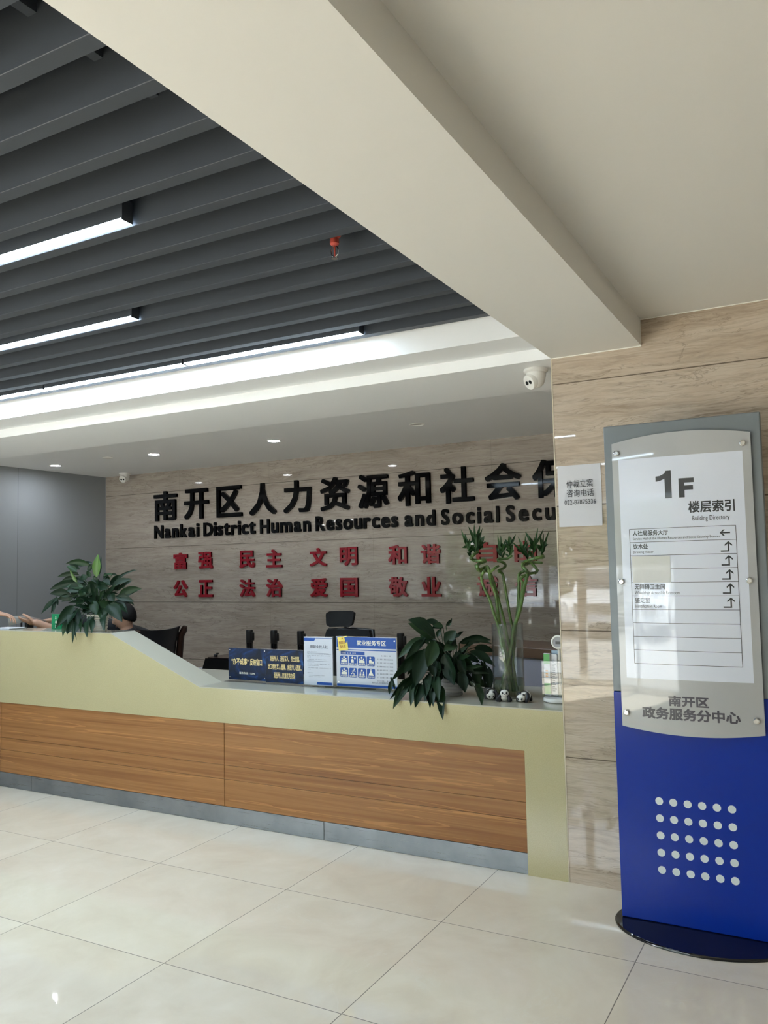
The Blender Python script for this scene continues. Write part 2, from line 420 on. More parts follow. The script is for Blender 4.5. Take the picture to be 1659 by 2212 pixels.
t1 = MB(); t1.box((XB, YC-.004, ZL-.004), (XR, YC, ZL)); t1.box((XC, YC-.004, ZB-.004), (XB, YC, ZB)); struct('trim_1', t1, M['white_trim'])
struct('trim_2', MB().box((XC-.002, YC-.002, 0), (XC+.004, YC+.003, ZB-.004)), M['cream_trim'])
struct('trim_3', MB().box((XL, YB-.006, .0), (XL+.006, YB, ZC)), M['grey_plastic'])
# entrance glazing: five bays
xs = [XL + (-1.7-XL)*k/5 for k in range(6)]
for k in range(5):
    a, b = xs[k], xs[k+1]; f = MB()
    for lo, hi in (((a, 0), (a+.05, 2.3)), ((b-.05, 0), (b, 2.3)), ((a+.05, 0), (b-.05, .06)), ((a+.05, 2.24), (b-.05, 2.3))):
        f.box((lo[0], YF-.14, lo[1]), (hi[0], YF-.06, hi[1]))
    fr = struct('window_%d' % (k+1), f, M['chrome'])
    MB().box((a+.05, YF-.105, .06), (b-.05, YF-.095, 2.24)).done('pane', M['window_glass'], fr)
# outdoors, seen in the polished stone and the sign
def ground_mat():
    m = mat('paving', (.42,.40,.37), .8); t = NT(m); v, _ = t.xyz(); t.color(t.ramp(t.noise(v, 3, 5, .6), [(.3, (.20,.195,.18)), (.7, (.29,.28,.26))])); return m
struct('ground_outside', MB().box((-45, -40, -.12), (35, YF-.2, -.02)), ground_mat())
struct('ground_kerb', MB().box((-45, -10.6, -.02), (35, -10.3, .1)), mat('kerb', (.5,.49,.45), .8))
# ================================================================== ceiling grille and lamps
g = root('baffle_ceiling', (0, 0, 0), 'ceiling of dark grey metal baffles in parallel rows above the counter hall', 'ceiling grille')
k = -18
while k <= 12:
    y = 1.233 + .1945*k
    MB().box((XL+.002, y-.025, ZG), (XC-.006, y+.025, ZG+.19), .0015, seg=1).done('baffle', M['baffle'], g); k += 1
for x in (-1.56, -2.9, -4.3, -5.7, -7.0): MB().box((x-.015, YF+.02, ZG+.11), (x+.015, 3.6, ZG+.15)).done('carrier', M['baffle'], g)
def lamp(x1, y, label, n=1.16):
    o = root('linear_lamp', (x1-n/2, y, ZG), label, 'ceiling lamp', 'linear ceiling lamps between the baffles')
    h = MB(); h.box((-n/2, -.024, .006), (n/2, .024, .075)); h.box((-n/2, -.024, 0), (-n/2+.004, .024, .006)); h.box((n/2-.004, -.024, 0), (n/2, .024, .006)); h.done('housing', M['baffle'], o)
    MB().box((-n/2+.004, -.0235, 0), (n/2-.004, .0235, .0058)).done('diffuser', M['lamp'], o)
M['lamp_body'] = mat('lamp_housing', (.30,.31,.33), .4)
ROW = (1.951, 2.731, 3.512)
lamp(-2.03, ROW[0], 'lit linear lamp in the ceiling nearest the camera, highest in the photo')
lamp(-3.20, ROW[0], 'lit linear lamp following the nearest lamp off to the left')
lamp(-2.79, ROW[1], 'lit linear lamp of the middle row, between nearest lamp and far row')
lamp(-3.96, ROW[1], 'lit linear lamp continuing the middle row off to the left')
for i, s in enumerate(('right-hand lamp, its end free', 'middle lamp between two lamp joints', 'lamp left of the left joint', 'last lamp towards the left wall')):
    lamp(-2.03 - 1.17*i, ROW[2], 'lamp in the row along the white cove, ' + s)
lamp(-2.03, .403, 'linear lamp overhead at the viewpoint, mirrored as a short bright line in the marble')
lamp(-2.03, -1.931, 'linear lamp by the entrance glazing, mirrored as the lower bright line in the marble')
def downlight(x, y, lit, label):
    o = root('downlight', (x, y, ZC), label, 'downlight', 'recessed downlights over the desk')
    MB().lathe([(.058, 0), (.062, -.004), (.052, -.007), (.048, -.003), (.048, 0)], 32, cap=False).done('trim_ring', M['white_plastic'], o, True)
    MB().lathe([(.0, -.002), (.048, -.002)], 32, cap=False).done('lens', M['down' if lit else 'down_off'], o)
for x, lit, lb in ((-6.86, 1, 'lit round downlight nearest the grey left wall'), (-5.52, 1, 'lit round downlight above the first characters of the black title'),
                   (-4.14, 1, 'lit round downlight, brightest and rightmost of the three lit ones'), (-2.78, 0, 'unlit round downlight with beige rim nearest the marble corner')):
    downlight(x, 5.635, lit, lb)
tag(MB().lathe([(0, 0), (.045, 0), (.05, -.006), (.04, -.01), (0, -.01)], 28, cap=False).done('ceiling_disc', M['paint'], None, True, loc=(-6.02, 5.54, ZC)), 'small flat white disc on the ceiling between two lit downlights', 'ceiling disc')
# sprinkler
s = root('fire_sprinkler', (-1.545, 2.487, ZG+.22), 'fire sprinkler with red cup hanging between two dark baffles', 'sprinkler')
MB().lathe([(.012, 0), (.012, -.16), (.022, -.165), (.024, -.185), (.016, -.195), (.017, -.215), (.010, -.222), (0, -.222)], 20).done('cup', M['red_paint'], s, True)
b = MB(); b.tube([(-.006, 0, -.22), (-.015, 0, -.237), (-.013, 0, -.255), (0, 0, -.266)], .0022, 8); b.tube([(.006, 0, -.22), (.015, 0, -.237), (.013, 0, -.255), (0, 0, -.266)], .0022, 8)
b.lathe([(.013, -.270), (.013, -.267), (.003, -.265)], 16); b.done('frame', M['chrome'], s, True)
MB().lathe([(.0028, -.222), (.0034, -.24), (.0028, -.264)], 10).done('bulb', M['red_paint'], s, True)
# cctv
def cctv(loc, rz, sc, label, tilt=.5):
    o = root('security_camera', loc, label, 'security camera', None, rz); o.scale = (sc, sc, sc)
    # body looks towards -y
    MB().lathe([(.06, 0), (.062, -.004), (.062, -.012), (.055, -.018), (.05, -.02), (0, -.02)], 40).done('base', M['white_plastic'], o, True)
    m = MB(); m.lathe([(.05, -.018), (.0505, -.035), (.047, -.06), (.038, -.08), (.024, -.094), (0, -.1)], 40); m.done('dome', M['white_plastic'], o, True)
    R = Matrix.Translation((0, -.012, -.056)) @ Matrix.Rotation(PI/2 + tilt, 4, 'X')
    MB().lathe([(.041, .0), (.041, .034), (.039, .0375), (.037, .038), (0, .038)], 36, M=R).done('face', M['white_plastic'], o, True)
    for x in (-.0145, .0145): 
        l = MB().lathe([(.0105, .037), (.0105, .0395), (.0085, .0402), (0, .0404)], 24, M=R @ Matrix.Translation((x, 0, 0)))
        l.done('lens', M['black_gloss'], o, True)
cctv((-1.315, 4.075, ZB), math.radians(-38), 1.0, 'white dome security camera with two lenses under the soffit by the marble corner')
cctv((-6.83, 6.53, ZC), math.radians(12), 1.0, 'white dome security camera at the far end, above the start of the title')
# ================================================================== reception counter
rc = root('reception_counter', (0, 0, 0), 'long cream stone reception counter with wood panels and raised left ledge', 'counter')
XE = -7.2; SLO, SHI = -3.454, -4.215; ZLO, ZHI = .80, 1.11
p = MB(); p.prism([(XE, .594), (-1.381, .594), (-1.381, 0), (XC-.003, 0), (XC-.003, ZLO-.006), (SLO+.004, ZLO-.006), (SHI+.003, ZHI-.006), (XE, ZHI-.006)], YC, 4.12); p.done('stone_front', M['stone'], rc)
tp = MB(); tp.prism([(SLO, ZLO), (SHI, ZHI), (XE, ZHI), (XE, ZHI-.006), (SHI+.003, ZHI-.006), (SLO+.004, ZLO-.006)], YC, 4.12); tp.done('ledge_top', M['stone_top'], rc)
wt = MB(); wt.box((SLO+.004, YC, ZLO-.006), (XC-.003, 4.12, ZLO)); wt.box((XE, 4.12, ZLO-.04), (XC-.003, 4.62, ZLO)); wt.done('worktop', M['stone_top'], rc)
MB().box((XE, 4.40, 0), (XC-.003, 4.43, ZLO-.041)).done('inner_panel', M['stone'], rc)
px = [-1.381, -3.2635, -5.311, -7.2]
for a, b in zip(px[1:], px[:-1]):
    w_ = MB(); zs = [.104, .262, .345, .594]                # three boards with v-grooves
    for i in range(3): w_.box((a+.0015, YC+.004, zs[i]+.0008), (b-.0015, YC+.03, zs[i+1]-.0008), .0012, seg=1)
    w_.done('wood_panel', M['wood_front'], rc)
kx = [-1.381, -2.563, -4.985, -7.2]
for a, b in zip(kx[1:], kx[:-1]): MB().box((a+.0012, YC+.008, .001), (b-.0012, YC+.03, .102), .001, seg=1).done('kick_plate', M['steel'], rc)
# ================================================================== wall lettering
def wall_char(name, ch, x0, x1, z0, z1, depth, gap, m, bold, label, cat, group):
    b = MB(); put_text(b, ch, x0, x1, z0, z1, 0, bold, depth)
    b.bend(lambda v: Vector((v.x-(x0+x1)/2, v.y-depth, v.z-z0)))
    st = b   # stand-off pins keep it off the stone
    cx = 0
    o = tag(b.done(name, m, fixn=False, loc=((x0+x1)/2, YB-gap, z0)), label, cat, group)
    return o
cx = [-6.375, -5.934, -5.488, -5.057, -4.631, -4.192, -3.770, -3.342, -2.913, -2.481, -2.05]
for i, (ch, x) in enumerate(zip('南开区人力资源和社会保', cx)):
    wall_char('title_character', ch, x-.165, x+.165, 2.062, 2.385, .03, .002, M['black_letter'], .024, 'large black raised character %s in the black title on the marble back wall' % ch, 'wall lettering', 'black title characters')
ordn = ['first', 'second', 'third', 'fourth', 'fifth', 'sixth', 'seventh', 'eighth', 'ninth']
for word, a, b in (('Nankai', -6.54, -5.905), ('District', -5.84, -5.157), ('Human', -5.096, -4.483), ('Resources', -4.422, -3.515), ('and', -3.446, -3.136), ('Social', -3.076, -2.527), ('Secu', -2.463, -2.03)):
    W = []
    for ch in word:                                          # relative widths and heights of the bold letters
        vs, fs, asp = text_geo(ch, .032); hgt = .148
        h, z = {'k': (hgt*.98, 0), 'd': (hgt*.98, 0), 'i': (hgt*.98, 0), 't': (hgt*.86, 0), 'l': (hgt*.98, 0)}.get(ch, (hgt*.72, 0))
        if ch.isupper(): h = hgt*.98
        W.append((ch, h, h*asp*(.92 if ch.isupper() else .95)))
    tot = sum(q[2] for q in W); gapx = max(.004, (b-a-tot)/(len(word)-1)); x = a
    for i, (ch, h, ww) in enumerate(W):
        lab = 'small black raised letter %s, %s letter of the word %s under the title' % (ch, ordn[i], word)
        wall_char('title_letter', ch, x, x+ww, 1.872, 1.872+h, .022, .002, M['black_letter'], .032, lab, 'wall lettering', 'black letters of the english title')
        x += ww + gapx
for row, z0, z1 in ((('富强', '民主', '文明', '和谐', '自由'), 1.530, 1.708), (('公正', '法治', '爱国', '敬业', '诚信'), 1.235, 1.415)):
    for wd, (xa, xb) in zip(row, ((-6.165, -5.817), (-5.268, -4.928), (-4.398, -4.054), (-3.527, -3.192), (-2.653, -2.302))):
        for ch, x in zip(wd, (xa, xb)):
            wall_char('value_character', ch, x-.097, x+.097, z0, z1, .02, .002, M['red_letter'], .030, 'red raised character %s of the pair %s on the marble back wall' % (ch, wd), 'wall lettering', 'red characters on the back wall')
# ================================================================== paper notice on the marble
o = root('paper_notice', (-1.061, YC-.002, 1.681), 'white A4 paper notice with a telephone number taped to the marble', 'notice')
q = MB()
for i in range(7):
    for j in range(9): pass
n, mrows = 8, 10; V = []; F = []
for j in range(mrows+1):
    for i in range(n+1):
        x = -.105+.21*i/n; z = .297*j/mrows; y = -.0022-.0022*math.sin(3*x*9+z*14)*(.4+i/n) - (.006*((i/n)**6)*((1-j/mrows)**6))
        V.append((x, y, z))
F = [[j*(n+1)+i, j*(n+1)+i+1, (j+1)*(n+1)+i+1, (j+1)*(n+1)+i] for j in range(mrows) for i in range(n)]
q.mesh(V, F); q.done('sheet', M['paper'], o, True)
q = MB(); put_text(q, '仲裁立案', -.062, .067, .187, .224, -.0072); put_text(q, '咨询电话', -.062, .069, .142, .178, -.0072); put_text(q, '022-87875336', -.074, .078, .106, .128, -.0072); q.done('print', M['ink'], o, fixn=False)
# ================================================================== directory sign
S = root('directory_sign', (-.552, 3.63, 0), 'tall free-standing grey and blue floor directory sign on black oval base', 'sign')
b = MB(); b.lathe([(1, 0), (1.0, .006), (.985, .011), (0, .012)], 64); b.bend(lambda v: Vector((v.x*.345, v.y*.248, v.z))); b.done('base', M['black_gloss'], S, True)
zs = .952
MB().box((-.314, -.025, zs), (.314, .025, 2.10), .004).done('upper_board', M['sign_grey'], S)
MB().box((-.314, -.025, .0125), (.314, .025, zs), .004).done('blue_board', M['sign_blue'], S)
def bow(v): return Vector((v.x, v.y - .012*(1-(v.x/.277)**2), v.z))
YP = -.042
V, F, n = [], [], 24
for sd, y in ((0, YP), (1, YP+.004)):
    for i in range(n+1):
        x = -.277+.554*i/n; c = .028*(1-(x/.277)**2)
        zb, zt = .812-c*.85, 2.018+c
        for j in range(13): V.append((x, y, zb+(zt-zb)*j/12))
K = 13; N = (n+1)*K
F = [[i*K+j, (i+1)*K+j, (i+1)*K+j+1, i*K+j+1] for i in range(n) for j in range(12)]
F += [[N+a for a in f[::-1]] for f in F]
edge = [i*K for i in range(n+1)] + [n*K+j for j in range(1, 13)] + [i*K+12 for i in range(n-1, -1, -1)] + [j for j in range(11, 0, -1)]
F += [[edge[i], edge[i]+N, edge[(i+1) % len(edge)]+N, edge[(i+1) % len(edge)]] for i in range(len(edge))]
b = MB(); b.mesh(V, F); b.bend(bow); b.done('curved_panel', M['sign_panel'], S, True)
b = MB(); Vs = []
for i in range(21):
    x = -.250+.495*i/20
    for j in range(11): Vs.append((x, YP-.0006, 1.015+.93*j/10))
b.mesh(Vs, [[i*11+j, (i+1)*11+j, (i+1)*11+j+1, i*11+j+1] for i in range(20) for j in range(10)]); b.bend(bow); b.done('printed_sheet', M['sign_sheet'], S, True, False)
for x in (-.256, .248):
    for z in (.868, 1.421, 1.974):
        c = MB(); c.lathe([(.0, -.0), (.011, 0), (.012, .002), (.012, .010), (.0085, .012), (.008, .0112), (0, .0112)], 24, M=Matrix.Translation((x, -.0425 - .012*(1-(x/.277)**2), z)) @ Matrix.Rotation(PI/2, 4, 'X')); c.done('screw_cap', M['chrome'], S, True)
YT = YP-.0014; b = MB()
def L(body, px0, px1, z0, z1, bold=0.0): put_text(b, body, px0+.552, px1+.552 if px1 is not None else None, z0, z1, YT, bold)
b.mesh([(.552+x_, YT, z_) for x_, z_ in ((-.612,1.768),(-.585,1.768),(-.585,1.884),(-.606,1.884),(-.612,1.873),(-.630,1.864),(-.648,1.862),(-.648,1.840),(-.630,1.843),(-.612,1.851))], [[0,1,2,3,4,9],[4,5,8,9],[5,6,7,8]]); [b.rect(.552+a_, .552+c_, d_, e_, YT) for a_, c_, d_, e_ in ((-.556, -.534, 1.768, 1.848), (-.534, -.496, 1.829, 1.848), (-.534, -.500, 1.799, 1.817))]
L('楼层索引', -.522, -.345, 1.702, 1.751, .025); L('Building Directory', -.508, -.366, 1.664, 1.689)
tx0, tx1, tz, rh = -.766+.552, -.345+.552, 1.644, .0567
for k in range(11): b.rect(tx0, tx1, tz-rh*k-.0009, tz-rh*k+.0009, YT, 14)
b.rect(tx0-.001, tx0+.001, tz-10*rh, tz, YT); b.rect(tx1-.001, tx1+.001, tz-10*rh, tz, YT)
for k, cn, wc, en, we in ((0, '人社局服务大厅', .146, 'Service Hall of the Human Resources and Social Security Bureau', .345), (1, '饮水处', .062, 'Drinking Water', .084), (4, '无障碍卫生间', .124, 'Wheelchair Accessible Restroom', .182), (5, '鉴定室', .062, 'Identification Room', .108)):
    zt = tz-rh*k; put_text(b, cn, tx0+.013, tx0+.013+wc, zt-.029, zt-.007, YT, .02); put_text(b, en, tx0+.013, tx0+.013+we, zt-.05, zt-.036, YT, 0, 0, 2)
for k in range(6):
    zc = tz-rh*(k+.5); xc = tx1-.040
    if k == 0:
        b.rect(xc-.014, xc+.018, zc-.0028, zc+.0028, YT)
        b.mesh([(xc-.021, YT, zc), (xc-.008, YT, zc-.013), (xc-.0015, YT, zc-.013), (xc-.013, YT, zc), (xc-.0015, YT, zc+.013), (xc-.008, YT, zc+.013)], [[0,1,2,3],[0,3,4,5]])
    else:
        b.rect(xc-.020, xc+.012, zc-.020, zc-.0145, YT); b.rect(xc+.0065, xc+.012, zc-.0145, zc+.014, YT); zz = zc+.022; xx = xc+.00925
        b.mesh([(xx, YT, zz), (xx-.014, YT, zz-.013), (xx-.014, YT, zz-.0195), (xx, YT, zz-.008), (xx+.014, YT, zz-.0195), (xx+.014, YT, zz-.013)], [[0,1,2,3],[0,3,4,5]])
b.bend(bow); b.done('directory_lettering', M['sign_ink'], S, fixn=False)
b = MB(); L('南开区', -.634, -.477, .907, .951, .035); L('政务服务分中心', -.743, -.362, .851, .900, .035); b.bend(bow); b.done('centre_lettering', M['sign_dark_ink'], S, fixn=False)
b = MB(); b.box((tx0+.006, YT-.0012, 1.416), (tx0+.163, YT, 1.528), .0004, seg=1); b.bend(bow); b.done('cover_sheet', M['sign_patch'], S)
b = MB()
for i in range(6):
    for j in range(5): b.disc(-.694+.552+.0562*i, .508-.0698*j, .0158, -.0256)
b.done('dot_grid', M['dot_white'], S, fixn=False)
BAMBOO = [
 (0.0075,[(-0.032,-0.023,0.698),(-0.030,-0.073,0.689),(-0.048,-0.083,0.673),(-0.076,-0.047,0.668),(-0.089,-0.068,0.674),(-0.085,-0.113,0.664),(-0.103,-0.090,0.643),(-0.097,-0.088,0.600),(-0.070,-0.073,0.527),(-0.049,-0.061,0.445),(-0.030,-0.045,0.363),(-0.010,-0.020,0.189),(0.003,-0.009,0.111),(0.009,-0.005,0.033)]),
 (0.0085,[(-0.124,-0.080,0.777),(-0.136,-0.120,0.759),(-0.161,-0.090,0.746),(-0.159,-0.067,0.735),(-0.116,-0.093,0.729),(-0.087,-0.086,0.733),(-0.101,-0.042,0.725),(-0.126,-0.060,0.716),(-0.119,-0.106,0.696),(-0.113,-0.086,0.682),(-0.105,-0.036,0.692),(-0.081,-0.051,0.695),(-0.063,-0.080,0.672),(-0.064,-0.046,0.608),(-0.045,-0.036,0.542),(-0.039,-0.033,0.460),(-0.028,-0.025,0.358),(-0.011,-0.013,0.251),(0.008,0.000,0.157),(0.021,0.008,0.029)]),
 (0.0072,[(-0.139,-0.082,0.706),(-0.133,-0.064,0.679),(-0.125,-0.013,0.672),(-0.092,-0.022,0.685),(-0.069,-0.015,0.631),(-0.053,-0.006,0.558),(-0.035,0.004,0.474),(-0.016,0.012,0.385),(-0.005,0.013,0.311),(0.018,0.020,0.186),(0.034,0.026,0.030)]),
 (0.0072,[(0.029,0.025,0.752),(-0.007,0.055,0.739),(-0.050,0.038,0.737),(-0.036,-0.005,0.727),(-0.016,0.012,0.718),(-0.020,0.059,0.701),(-0.026,0.037,0.685),(-0.035,-0.013,0.672),(-0.026,0.023,0.655),(-0.019,0.029,0.606),(-0.007,0.036,0.506),(0.003,0.041,0.423),(0.014,0.042,0.370),(0.013,0.042,0.372),(0.019,0.033,0.247),(-0.004,0.010,0.124),(-0.023,-0.000,0.031)]),
 (0.0080,[(0.166,0.121,0.712),(0.115,0.132,0.715),(0.086,0.077,0.704),(0.085,0.048,0.687),(0.082,0.092,0.674),(0.052,0.092,0.658),(0.052,0.063,0.635),(0.050,0.062,0.555),(0.042,0.057,0.455),(0.027,0.045,0.373),(0.009,0.027,0.279),(-0.008,0.007,0.155),(-0.022,-0.002,0.030)]),
 (0.0092,[(0.171,0.097,0.755),(0.185,0.096,0.743),(0.181,0.045,0.740),(0.134,0.041,0.731),(0.089,0.060,0.717),(0.088,0.027,0.696),(0.114,0.005,0.674),(0.110,0.045,0.654),(0.102,0.033,0.615),(0.085,0.024,0.540),(0.069,0.015,0.458),(0.036,0.001,0.357),(0.022,-0.002,0.266),(0.005,-0.007,0.188),(-0.021,-0.018,0.095),(-0.030,-0.024,0.034)]),
 (0.0078,[(0.095,0.096,0.724),(0.128,0.067,0.708),(0.154,0.067,0.676),(0.135,0.108,0.659),(0.110,0.095,0.655),(0.089,0.032,0.641),(0.066,0.048,0.631),(0.076,0.053,0.601),(0.070,0.049,0.539),(0.053,0.040,0.456),(0.036,0.029,0.365),(0.030,0.024,0.280),(0.020,0.016,0.186),(0.026,0.018,0.093),(0.041,0.026,0.031)]),
]
TUFTS = [
 ((-0.159,-0.098,0.773),[(-0.194,-0.138,0.902),(-0.176,-0.104,0.853),(-0.194,-0.128,0.802),(-0.175,-0.099,0.816),(-0.186,-0.103,0.877)]),
 ((-0.140,-0.100,0.779),[(-0.150,-0.140,0.914),(-0.121,-0.128,0.928),(-0.159,-0.083,0.876),(-0.089,-0.091,0.906),(-0.117,-0.108,0.857),(-0.119,-0.049,0.922),(-0.165,-0.115,0.822)]),
 ((-0.125,-0.068,0.772),[(-0.124,-0.041,0.872),(-0.094,-0.053,0.864),(-0.130,-0.060,0.844),(-0.079,-0.071,0.832),(-0.107,-0.048,0.798)]),
 ((-0.024,0.027,0.743),[(-0.054,0.040,0.869),(-0.030,0.025,0.867),(-0.038,0.039,0.801),(-0.011,0.048,0.844),(-0.003,0.004,0.816)]),
 ((0.011,0.046,0.752),[(-0.013,0.053,0.844),(0.016,0.056,0.860),(0.015,0.032,0.866),(0.054,0.032,0.869),(-0.015,0.061,0.783),(0.031,0.055,0.816),(0.011,0.063,0.813)]),
 ((0.100,0.032,0.757),[(0.062,0.041,0.858),(0.101,0.050,0.863),(0.031,0.028,0.828),(0.074,0.009,0.774),(0.086,0.048,0.797),(0.077,0.015,0.813)]),
 ((0.141,0.043,0.749),[(0.100,0.055,0.883),(0.163,0.085,0.905),(0.206,0.046,0.892),(0.161,0.025,0.850),(0.135,0.017,0.828),(0.150,0.085,0.812),(0.123,0.028,0.792)]),
 ((0.172,0.094,0.758),[(0.210,0.125,0.884),(0.174,0.079,0.871),(0.187,0.103,0.871),(0.159,0.078,0.812),(0.211,0.103,0.809),(0.196,0.114,0.828),(0.159,0.094,0.772),(0.182,0.132,0.778)]),
]
PLANT_RIGHT = [
 ((-0.063,-0.069,0.312),(-0.183,-0.157,0.416),0.066),
 ((-0.058,-0.018,0.379),(-0.128,-0.047,0.408),0.028),
 ((-0.034,0.015,0.373),(-0.012,0.050,0.405),0.017),
 ((-0.037,-0.020,0.376),(-0.087,-0.048,0.377),0.028),
 ((-0.022,-0.026,0.275),(0.035,-0.003,0.349),0.052),
 ((0.053,-0.039,0.275),(0.005,-0.111,0.246),0.052),
 ((0.046,0.012,0.284),(0.201,0.087,0.295),0.045),
 ((-0.139,-0.042,0.284),(-0.220,-0.063,0.294),0.031),
 ((-0.123,-0.081,0.312),(-0.248,-0.159,0.204),0.045),
 ((-0.108,-0.121,0.305),(-0.179,-0.201,0.208),0.038),
 ((-0.092,-0.139,0.259),(-0.122,-0.215,0.066),0.070),
 ((-0.118,-0.119,0.250),(-0.253,-0.229,0.095),0.059),
 ((-0.265,-0.207,0.092),(-0.260,-0.245,0.022),0.021),
 ((-0.043,-0.119,0.300),(-0.055,-0.190,0.170),0.063),
 ((-0.073,-0.122,0.169),(-0.029,-0.153,0.113),0.038),
 ((0.001,-0.095,0.230),(0.069,-0.122,0.073),0.073),
 ((0.006,-0.072,0.235),(0.071,-0.086,0.075),0.066),
 ((0.044,-0.031,0.239),(0.100,-0.037,0.115),0.052),
 ((0.067,0.002,0.195),(0.128,0.013,0.127),0.049),
 ((0.067,-0.046,0.131),(0.110,-0.076,0.029),0.052),
 ((0.094,0.038,0.234),(0.218,0.097,0.149),0.049),
 ((0.105,0.078,0.251),(0.196,0.142,0.227),0.035),
 ((0.180,0.099,0.147),(0.183,0.100,0.018),0.038),
 ((0.156,0.086,0.182),(0.156,0.085,0.039),0.028),
 ((0.111,0.047,0.150),(0.136,0.051,0.040),0.049),
 ((0.074,0.041,0.121),(0.097,0.053,0.041),0.042),
 ((0.109,0.073,0.077),(0.148,0.104,0.037),0.038),
 ((-0.125,-0.151,0.108),(-0.190,-0.241,0.025),0.045),
 ((-0.169,-0.195,0.081),(-0.208,-0.300,-0.041),0.042),
 ((-0.159,-0.176,0.113),(-0.228,-0.300,0.005),0.031),
 ((-0.131,-0.181,0.078),(-0.103,-0.300,-0.021),0.038),
 ((-0.101,-0.178,0.079),(-0.079,-0.300,-0.029),0.045),
 ((-0.082,-0.168,0.106),(0.008,-0.300,-0.024),0.049),
 ((-0.055,-0.146,0.097),(0.026,-0.300,-0.016),0.042),
 ((-0.012,-0.143,0.072),(0.079,-0.300,-0.079),0.049),
 ((-0.066,-0.138,0.130),(-0.021,-0.300,0.007),0.042),
 ((-0.048,-0.129,0.113),(0.060,-0.300,0.015),0.042),
 ((-0.145,-0.148,0.162),(-0.157,-0.200,0.038),0.045),
 ((-0.140,-0.132,0.195),(-0.194,-0.198,0.132),0.049),
 ((-0.041,-0.091,0.194),(-0.026,-0.128,0.093),0.056),
 ((-0.028,-0.070,0.172),(-0.047,-0.117,0.060),0.049),
 ((0.006,0.017,0.307),(0.037,0.043,0.323),0.024),
 ((-0.118,-0.037,0.280),(-0.168,-0.046,0.326),0.028),
 ((-0.079,-0.009,0.314),(-0.065,0.021,0.358),0.024),
 ((0.015,0.042,0.210),(0.024,0.070,0.123),0.035),
 ((-0.010,-0.005,0.214),(-0.031,-0.017,0.082),0.052),
 ((-0.128,-0.070,0.210),(-0.149,-0.081,0.085),0.049),
 ((-0.166,-0.056,0.207),(-0.195,-0.050,0.114),0.042),
 ((0.121,-0.002,0.053),(0.295,-0.300,0.007),0.059),
]
